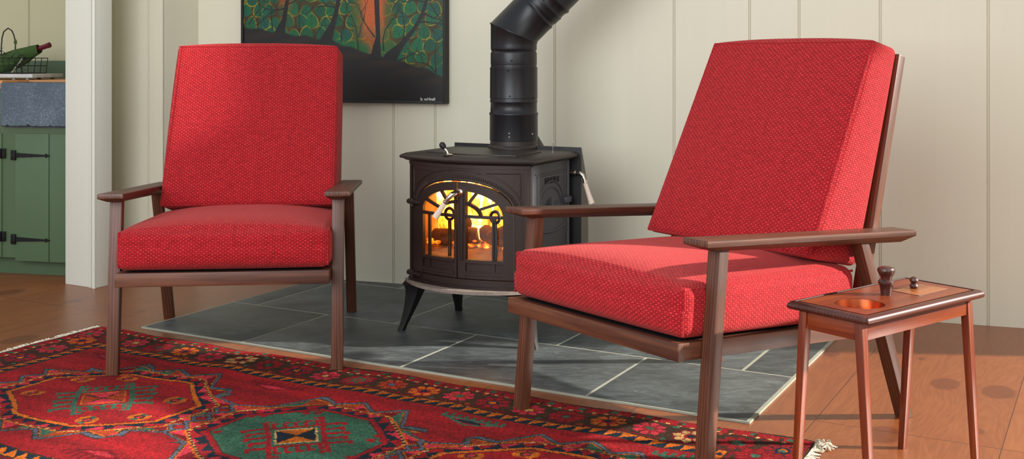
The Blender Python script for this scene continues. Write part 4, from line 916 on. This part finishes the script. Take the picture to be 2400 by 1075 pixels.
# ------------------------------------------------------------------ armchairs
def cushion(corner, N=(26, 24, 10), r=.022, crown=(.0, .0, .0), name='cushion', flop=0):
    """closed cushion: corner(x,y,z) maps the unit cube [-1,1]^3 to space; rounded edges of radius r; crown on +-x, +-y, +-z faces.
    Keeps metric weave coordinates per corner in 'wuv'."""
    bm = bmesh.new(); wl = bm.loops.layers.float_vector.new('wuv'); store = {}
    ext = [(Vector(corner(*[1 if i == a else 0 for i in range(3)])) - Vector(corner(*[-1 if i == a else 0 for i in range(3)]))).length / 2 for a in range(3)]
    def pos(p):
        q = []
        for i in range(3):
            e = ext[i]; lim = 1 - r / e; c = max(-lim, min(lim, p[i])); q.append(c)
        d = Vector([(p[i] - q[i]) * ext[i] for i in range(3)]); L = d.length
        nrm = d / L if L > 1e-9 else Vector((0, 0, 0)); t = Vector([(q[i] * ext[i] + nrm[i] * r) / ext[i] for i in range(3)])
        # crown
        x, y, z = t; f = lambda a, b: max(0, 1 - abs(a) ** 2.4) * max(0, 1 - abs(b) ** 2.4)
        cx_ = crown[0] * f(y, z) * (abs(x) ** 6) * (1 if x > 0 else -1); cy_ = crown[1] * f(x, z) * (abs(y) ** 6) * (1 if y > 0 else -1); cz_ = (crown[2] if z > 0 else crown[2] * .12) * (max(0, 1 - abs(x) ** 2.6) * max(0, 1 - abs(y) ** 7)) * (abs(z) ** 6) * (1 if z > 0 else -1)
        return Vector(corner(x + cx_ / ext[0], y + cy_ / ext[1], z + cz_ / ext[2]))
    V = {}
    def ts(n, e):   # parameter values, denser in the rounded rim
        m = 5; lim = 1 - r / e; core = np.linspace(-lim, lim, n); rim = [1 - (r / e) * (1 - math.sin(math.pi / 4 * (k / m)) / math.sin(math.pi / 4)) for k in range(1, m + 1)]
        rim = [lim + (1 - lim) * math.tan(math.pi / 4 * k / m) for k in range(1, m + 1)]
        return [-x for x in rim[::-1]] + list(core) + rim
    T = [ts(N[a], ext[a]) for a in range(3)]
    def vert(p):
        k = tuple(round(c, 5) for c in p)
        if k not in V: V[k] = bm.verts.new(pos(p))
        return V[k]
    for ax in range(3):
        b, c = [(1, 2), (0, 2), (0, 1)][ax]
        for sg_ in (-1, 1):
            for i in range(len(T[b]) - 1):
                for j in range(len(T[c]) - 1):
                    P = []
                    for (ii, jj) in ((i, j), (i + 1, j), (i + 1, j + 1), (i, j + 1)):
                        q = [0, 0, 0]; q[ax] = sg_; q[b] = T[b][ii]; q[c] = T[c][jj]; P.append(q)
                    try: f = bm.faces.new([vert(q) for q in P])
                    except ValueError: continue
                    store[f] = None
                    for lp, q in zip(f.loops, P):
                        uu = q[b] * ext[b]; vv = q[c] * ext[c]
                        if ax == 0: lp[wl] = Vector((uu + ax, vv, 0))
                        else: lp[wl] = Vector((uu, vv + ax * .37, 0))
    bmesh.ops.recalc_face_normals(bm, faces=bm.faces[:]); me = bpy.data.meshes.new(name); bm.to_mesh(me); bm.free()
    for p in me.polygons: p.use_smooth = True
    return me
def lerp(a, b, t): return a + (b - a) * t
def seat_corner(x, y, z):
    # x across, y depth (-1 front), z up
    u = x * .333; v = lerp(-.113, .560, (y + 1) / 2); zb = lerp(.341, .297, (v + .113) / .673); zt = lerp(.466, .438, (v + .113) / .673)
    return (u, v + (.006 if z > 0 else 0) * (1 if y < 0 else 0), lerp(zb, zt, (z + 1) / 2))
def back_corner(x, y, z):
    # y: -1 front face, +1 rear face ; z up
    t = (z + 1) / 2; f = Vector((0, lerp(.386, .688, t), lerp(.478, 1.060, t))); b = Vector((0, lerp(.600, .778, t), lerp(.430, 1.033, t)))
    p = f.lerp(b, (y + 1) / 2); return (x * lerp(lerp(.311, .303, t), lerp(.313, .318, t), (y + 1) / 2), p.y, p.z)
ME_seat = cushion(seat_corner, (30, 28, 8), .028, (.006, .020, .036), 'seat_cushion')
ME_back = cushion(back_corner, (28, 8, 28), .020, (.008, .016, .014), 'back_cushion')
def welt(corner, ext, edges, rad=.0036, r=.022, name='seam'):
    bm = bmesh.new(); k = [1 - .30 * r / e for e in ext]; wl = None
    for a, b in edges:
        pts = [Vector(a).lerp(Vector(b), i / 24) for i in range(25)]
        tube(bm, [Vector(corner(p.x * k[0], p.y * k[1], p.z * k[2])) for p in pts], rad, 7)
    me = mesh_of(bm, name); at = me.attributes.new('wuv', 'FLOAT_VECTOR', 'POINT')
    for i, v in enumerate(me.vertices): at.data[i].vector = (v.co.x * 1.2 + v.co.y * .4, v.co.z + v.co.y, 0)
    return me
def loop4(f): return [(f[i], f[(i + 1) % 4]) for i in range(4)]
ME_wb = welt(lambda x, y, z: back_corner(x, y, z), (.307, .09, .32), loop4([(-1, -1, -1), (1, -1, -1), (1, -1, 1), (-1, -1, 1)]), r=.020)
ME_ws = welt(lambda x, y, z: seat_corner(x, y, z), (.333, .336, .064), [((-1, -1, 1), (-1, -1, -1)), ((1, -1, 1), (1, -1, -1)), ((-1, -1, 1), (-1, 1, 1)), ((1, -1, 1), (1, 1, 1))], r=.028)
ME_wb.materials.append(M_fabric); ME_ws.materials.append(M_fabric)
def make_chair(label, loc, rz, group, rear):
    c = thing('armchair', label, 'armchair', loc, rz, group)
    def beam(name, P, ax, seed, bev=.0028):
        bm = bmesh.new(); hexa(bm, P, bev); return obj(name, bm, M_walnut, c, axis=ax, seed=seed)
    def quad(u0, u1, v0, v1, z): return [(u0, v0, z), (u1, v0, z), (u1, v1, z), (u0, v1, z)]
    for s in (-1, 1):
        a, b = sorted((s * .333, s * .371))
        beam('front_leg', quad(a, b, -.079, -.047, .005) + quad(a, b, -.026, .008, .556), (0, .055, .55), s + 3)
        beam('rear_leg', quad(a, b, .738, .770, rear[(s + 1) // 2]) + quad(a, b, .525, .559, .522), (0, -.21, .51), s + 7)
        a, b = sorted((s * .280, s * .3155)); sl = .264
        beam('back_post', quad(a, b, .787 - sl * .77, .814 - sl * .77, .248) + [(a, .787, 1.020), (b, .787, 1.020), (b, .817, 1.010), (a, .817, 1.010)], (0, .2, .75), s + 11)
        # armrest: flat top, square edge band, deep bevel underneath
        bm = bmesh.new(); ui, uo = s * .313, s * .393; sec_ = []
        for v, zt, k in ((-.092, .581, 0), (.752, .529, 1)):
            e = -1 if k == 0 else 1
            ring = [(ui, v, zt - .0155), (ui, v, zt - .003), (ui + s * .003, v - e * .003, zt), (uo - s * .003, v - e * .003, zt), (uo, v, zt - .003), (uo, v, zt - .0155), (uo - s * .019, v - e * .046, zt - .031), (ui + s * .019, v - e * .046, zt - .031)]
            sec_.append([bm.verts.new(p) for p in ring])
        A, B = sec_
        for i in range(8): bm.faces.new((A[i], A[(i + 1) % 8], B[(i + 1) % 8], B[i]))
        # chamfered ends
        for R_, fl_ in ((A, 1), (B, -1)):
            f1 = [R_[0], R_[1], R_[2], R_[3], R_[4], R_[5]]; f2 = [R_[0], R_[5], R_[6], R_[7]]
            bm.faces.new(f1[::fl_]); bm.faces.new(f2[::-fl_])
        bmesh.ops.recalc_face_normals(bm, faces=bm.faces[:]); es = [e for e in bm.edges if not e.is_boundary]
        bmesh.ops.bevel(bm, geom=es, offset=.0016, segments=2, affect='EDGES', profile=.6, clamp_overlap=True)
        obj('armrest', bm, M_walnut, c, axis=(0, 1, -.06), seed=s + 17, ang=25)
        a, b = sorted((s * .305, s * .331)); q = lambda z0, z1: [(a, -.104, z0), (b, -.104, z0), (b, .60, z1), (a, .60, z1)]
        beam('side_rail', [(a, -.1255, .2935), (b, -.1255, .2935), (b, .60, .2435), (a, .60, .2435), (a, -.1255, .3355), (b, -.1255, .3355), (b, .60, .2875), (a, .60, .2875)], (0, 1, -.066), s + 23, .0022)
    beam('front_rail', [(-.3312, -.127, .293), (.3312, -.127, .293), (.3312, -.104, .2915), (-.3312, -.104, .2915), (-.3312, -.127, .336), (.3312, -.127, .336), (.3312, -.104, .3345), (-.3312, -.104, .3345)], (1, 0, 0), 31, .0025)
    beam('rear_rail', quad(-.28, .28, .575, .600, .246) + quad(-.28, .28, .575, .600, .288), (1, 0, 0), 33, .002)
    for z in (.58, .75, .93):
        v = .790 - .264 * (1.018 - z); beam('back_slat', quad(-.28, .28, v + .004, v + .018, z) + quad(-.28, .28, v + .016, v + .030, z + .045), (1, 0, 0), z * 9, .002)
    for v in (.05, .2, .35, .48): 
        z = .314 - .066 * (v + .1); beam('seat_slat', quad(-.305, .305, v, v + .05, z - .014) + quad(-.305, .305, v, v + .05, z - .003), (1, 0, 0), v * 7, .001)
    bm = bmesh.new(); hexa(bm, [(-.305, -.1045, .322), (.305, -.1045, .322), (.305, .575, .280), (-.305, .575, .280), (-.305, -.1045, .334), (.305, -.1045, .334), (.305, .575, .290), (-.305, .575, .290)]); obj('seat_deck', bm, M_black, c)  # black sheet added so the gap under the cushion reads as shade
    link('seam', ME_ws, None, link('seat_cushion', ME_seat, None, c)); link('seam', ME_wb, None, link('back_cushion', ME_back, None, c))
    return c
ME_seat.materials.append(M_fabric); ME_back.materials.append(M_fabric)
make_chair('red woven walnut armchair facing forward, left of the stove beside the white post', (-.9556, 3.6311, 0), .0949, 'red armchairs on the rug', (0, .0068))
make_chair('red woven walnut armchair turned sideways in front of the stove, beside the small table', (.2616, 2.9527, 0), -.9121, 'red armchairs on the rug', (.0068, 0))

# ------------------------------------------------------------------ side table
TO = Vector((.7577, 2.4545, 0)); TA = .6633; TH = .439; GW, GD, TM = .4426, .1897, .0168
tb = thing('side_table', 'small reddish wooden side table with copper cup and tapered legs at right', 'side table', TO, TA)
CUP = (.0, .0)
def tl(x, y, z=TH):   # table local coordinates of a pixel on the table top
    Y = 2612 * (1 - z) / (y - 142.2); X = (x - 1224.8) * Y / 2612; d = Vector((X, Y, 0)) - TO; return (d.x * math.cos(TA) + d.y * math.sin(TA), -d.x * math.sin(TA) + d.y * math.cos(TA))
cc_ = tl(2015, 711); CR = .056
# top board with a round hole
bm = bmesh.new(); NC = 48
outer = []; W_, D_2 = GW, GD
def rect_pts(n, x0, x1, y0, y1):
    out = []
    for k in range(n):
        t = 2 * math.pi * k / n; dx, dy = math.cos(t), math.sin(t)
        sx_ = ((x1 if dx > 0 else x0) - cc_[0]) / dx if abs(dx) > 1e-6 else 1e9; sy_ = ((y1 if dy > 0 else y0) - cc_[1]) / dy if abs(dy) > 1e-6 else 1e9
        s_ = min(sx_, sy_); out.append((cc_[0] + dx * s_, cc_[1] + dy * s_))
    # snap nearest to the corners
    for cxn, cyn in ((x0, y0), (x1, y0), (x1, y1), (x0, y1)):
        i = min(range(n), key=lambda i: (out[i][0] - cxn) ** 2 + (out[i][1] - cyn) ** 2); out[i] = (cxn, cyn)
    return out
ro = rect_pts(NC, 0, GW, 0, GD); ri = [(cc_[0] + CR * math.cos(2 * math.pi * k / NC), cc_[1] + CR * math.sin(2 * math.pi * k / NC)) for k in range(NC)]
L4 = [[bm.verts.new((x, y, z)) for x, y in r_] for r_, z in ((ro, TH - .018), (ro, TH), (ri, TH), (ri, TH - .018))]
for A, B in zip(L4, L4[1:] + L4[:1]):
    for k in range(NC): bm.faces.new((A[k], A[(k + 1) % NC], B[(k + 1) % NC], B[k]))
tt = obj('table_top', bm, M_tablewood, tb, axis=(1, 0, 0), seed=3, ang=30)
bm = bmesh.new()   # moulded border around the top
def rr2(g): return [(-g, -g), (GW + g, -g), (GW + g, GD + g), (-g, GD + g)]
pr_ = [(.0006, TH - .020), (.0006, TH - .0012), (.0016, TH - .0014), (.0022, TH + .0006), (.006, TH + .001), (.011, TH - .001), (.0155, TH - .006), (.0168, TH - .011), (.0155, TH - .016), (.010, TH - .019)]
rg_ = [[bm.verts.new((x, y, z)) for x, y in rr2(g)] for g, z in pr_]
for A, B in zip(rg_, rg_[1:] + rg_[:1]):
    for k in range(4): bm.faces.new((A[k], A[(k + 1) % 4], B[(k + 1) % 4], B[k]))
obj('moulded_edge', bm, M_darkmould, tb, axis=(1, 0, 0), seed=9, ang=50)
bm = bmesh.new(); g0 = rr2(-.0035); g1 = rr2(-.0008)   # dark inlay line
va = [bm.verts.new((x, y, TH + .0004)) for x, y in g0]; vb = [bm.verts.new((x, y, TH + .0004)) for x, y in g1]
for k in range(4): bm.faces.new((va[k], va[(k + 1) % 4], vb[(k + 1) % 4], vb[k]))
bmesh.ops.solidify(bm, geom=bm.faces[:], thickness=.0008)
obj('inlay_line', bm, M_black, tb)
# legs
ls, le = .021, .0165; ia, ib = .006, .020
LEG = [((ia, ib), (-1, -1)), ((GW - ia, ib), (1, -1)), ((GW - ia, GD - ib), (1, 1)), ((ia, GD - ib), (-1, 1))]
for k, ((x, y), (sx_, sy_)) in enumerate(LEG):
    bm = bmesh.new(); xb, yb = x, y + sy_ * .027
    hexa(bm, [(xb - le / 2, yb - le / 2, 0), (xb + le / 2, yb - le / 2, 0), (xb + le / 2, yb + le / 2, 0), (xb - le / 2, yb + le / 2, 0), (x - ls / 2, y - ls / 2, TH - .020), (x + ls / 2, y - ls / 2, TH - .020), (x + ls / 2, y + ls / 2, TH - .020), (x - ls / 2, y + ls / 2, TH - .020)], .0012)
    obj('leg', bm, M_tablewood, tb, axis=(0, 0, 1), seed=k + 2)
for (x0, y0, x1, y1) in ((ia + .011, ib - .006, GW - ia - .011, ib - .006), (ia + .011, GD - ib + .006, GW - ia - .011, GD - ib + .006), (ia - .004, ib + .011, ia - .004, GD - ib - .011), (GW - ia + .004, ib + .011, GW - ia + .004, GD - ib - .011)):
    bm = bmesh.new(); t_ = .006; X0_, X1_, Y0_, Y1_ = (x0, x1, y0 - t_ / 2, y0 + t_ / 2) if y0 == y1 else (x0 - t_ / 2, x0 + t_ / 2, y0, y1)
    box(bm, X0_, X1_, Y0_, Y1_, TH - .060, TH - .020, .001); obj('apron', bm, M_tablewood, tb, axis=(1, 0, 0) if y0 == y1 else (0, 1, 0), seed=x0 * 9 + 1)
# copper cup set in the top
bm = bmesh.new(); M_ = Matrix.Translation((cc_[0], cc_[1], 0))
lathe(bm, [(.0, TH - .0715), (.040, TH - .0715), (.046, TH - .067), (.0545, TH - .002), (.0545, TH - .0005), (.0525, TH - .0005), (.0445, TH - .064), (.039, TH - .068), (0, TH - .068)], 48, M_); obj('copper_cup', bm, M_copper, tb)
# inset lid with a small turned knob
La, Lb, Lc = tl(2092, 680.4), tl(2154.4, 693), tl(2222.3, 677.2)
lx0, lx1 = (La[0] + Lb[0]) / 2, Lc[0]; ly0, ly1 = Lb[1], La[1]; lx0 = Lb[0]
lid_ = bmesh.new(); box(lid_, lx0, lx1, ly0, ly1, TH - .002, TH + .0012, .0004); li = obj('lid', lid_, M_lidwood, tb, axis=(1, 0, 0), seed=21)
bm = bmesh.new()
for a in ((lx0 - .0012, lx0, ly0 - .0012, ly1 + .0012), (lx1, lx1 + .0012, ly0 - .0012, ly1 + .0012), (lx0, lx1, ly0 - .0012, ly0), (lx0, lx1, ly1, ly1 + .0012)): box(bm, *a, TH - .002, TH + .0006)
obj('lid_gap', bm, M_black, li)
k_ = tl(2142, 676); bm = bmesh.new(); lathe(bm, [(.008, 0), (.0092, .002), (.0105, .006), (.009, .010), (.0062, .0125), (.0088, .0155), (.0108, .020), (.009, .025), (.004, .028), (.0, .0285)], 24, Matrix.Translation((*k_, TH + .001))); obj('small_knob', bm, M_darkmould, li, axis=(0, 0, 1), seed=5)
# turned wooden handle standing on the top (stopper)
k_ = tl(2077, 690); hb = TO + Vector((k_[0] * math.cos(TA) - k_[1] * math.sin(TA), k_[0] * math.sin(TA) + k_[1] * math.cos(TA), TH + .0002))
bm = bmesh.new(); lathe(bm, [(.0, 0), (.0125, 0), (.0140, .010), (.0155, .022), (.0175, .0245), (.0192, .028), (.0190, .032), (.0165, .035), (.0135, .0375), (.0138, .043), (.0178, .050), (.0205, .056), (.0208, .060), (.0185, .0645), (.0100, .0675), (.0, .0682)], 36, Matrix.Translation((*k_, TH)))
obj('turned_handle', bm, M_darkmould, tb, axis=(0, 0, 1), seed=8)
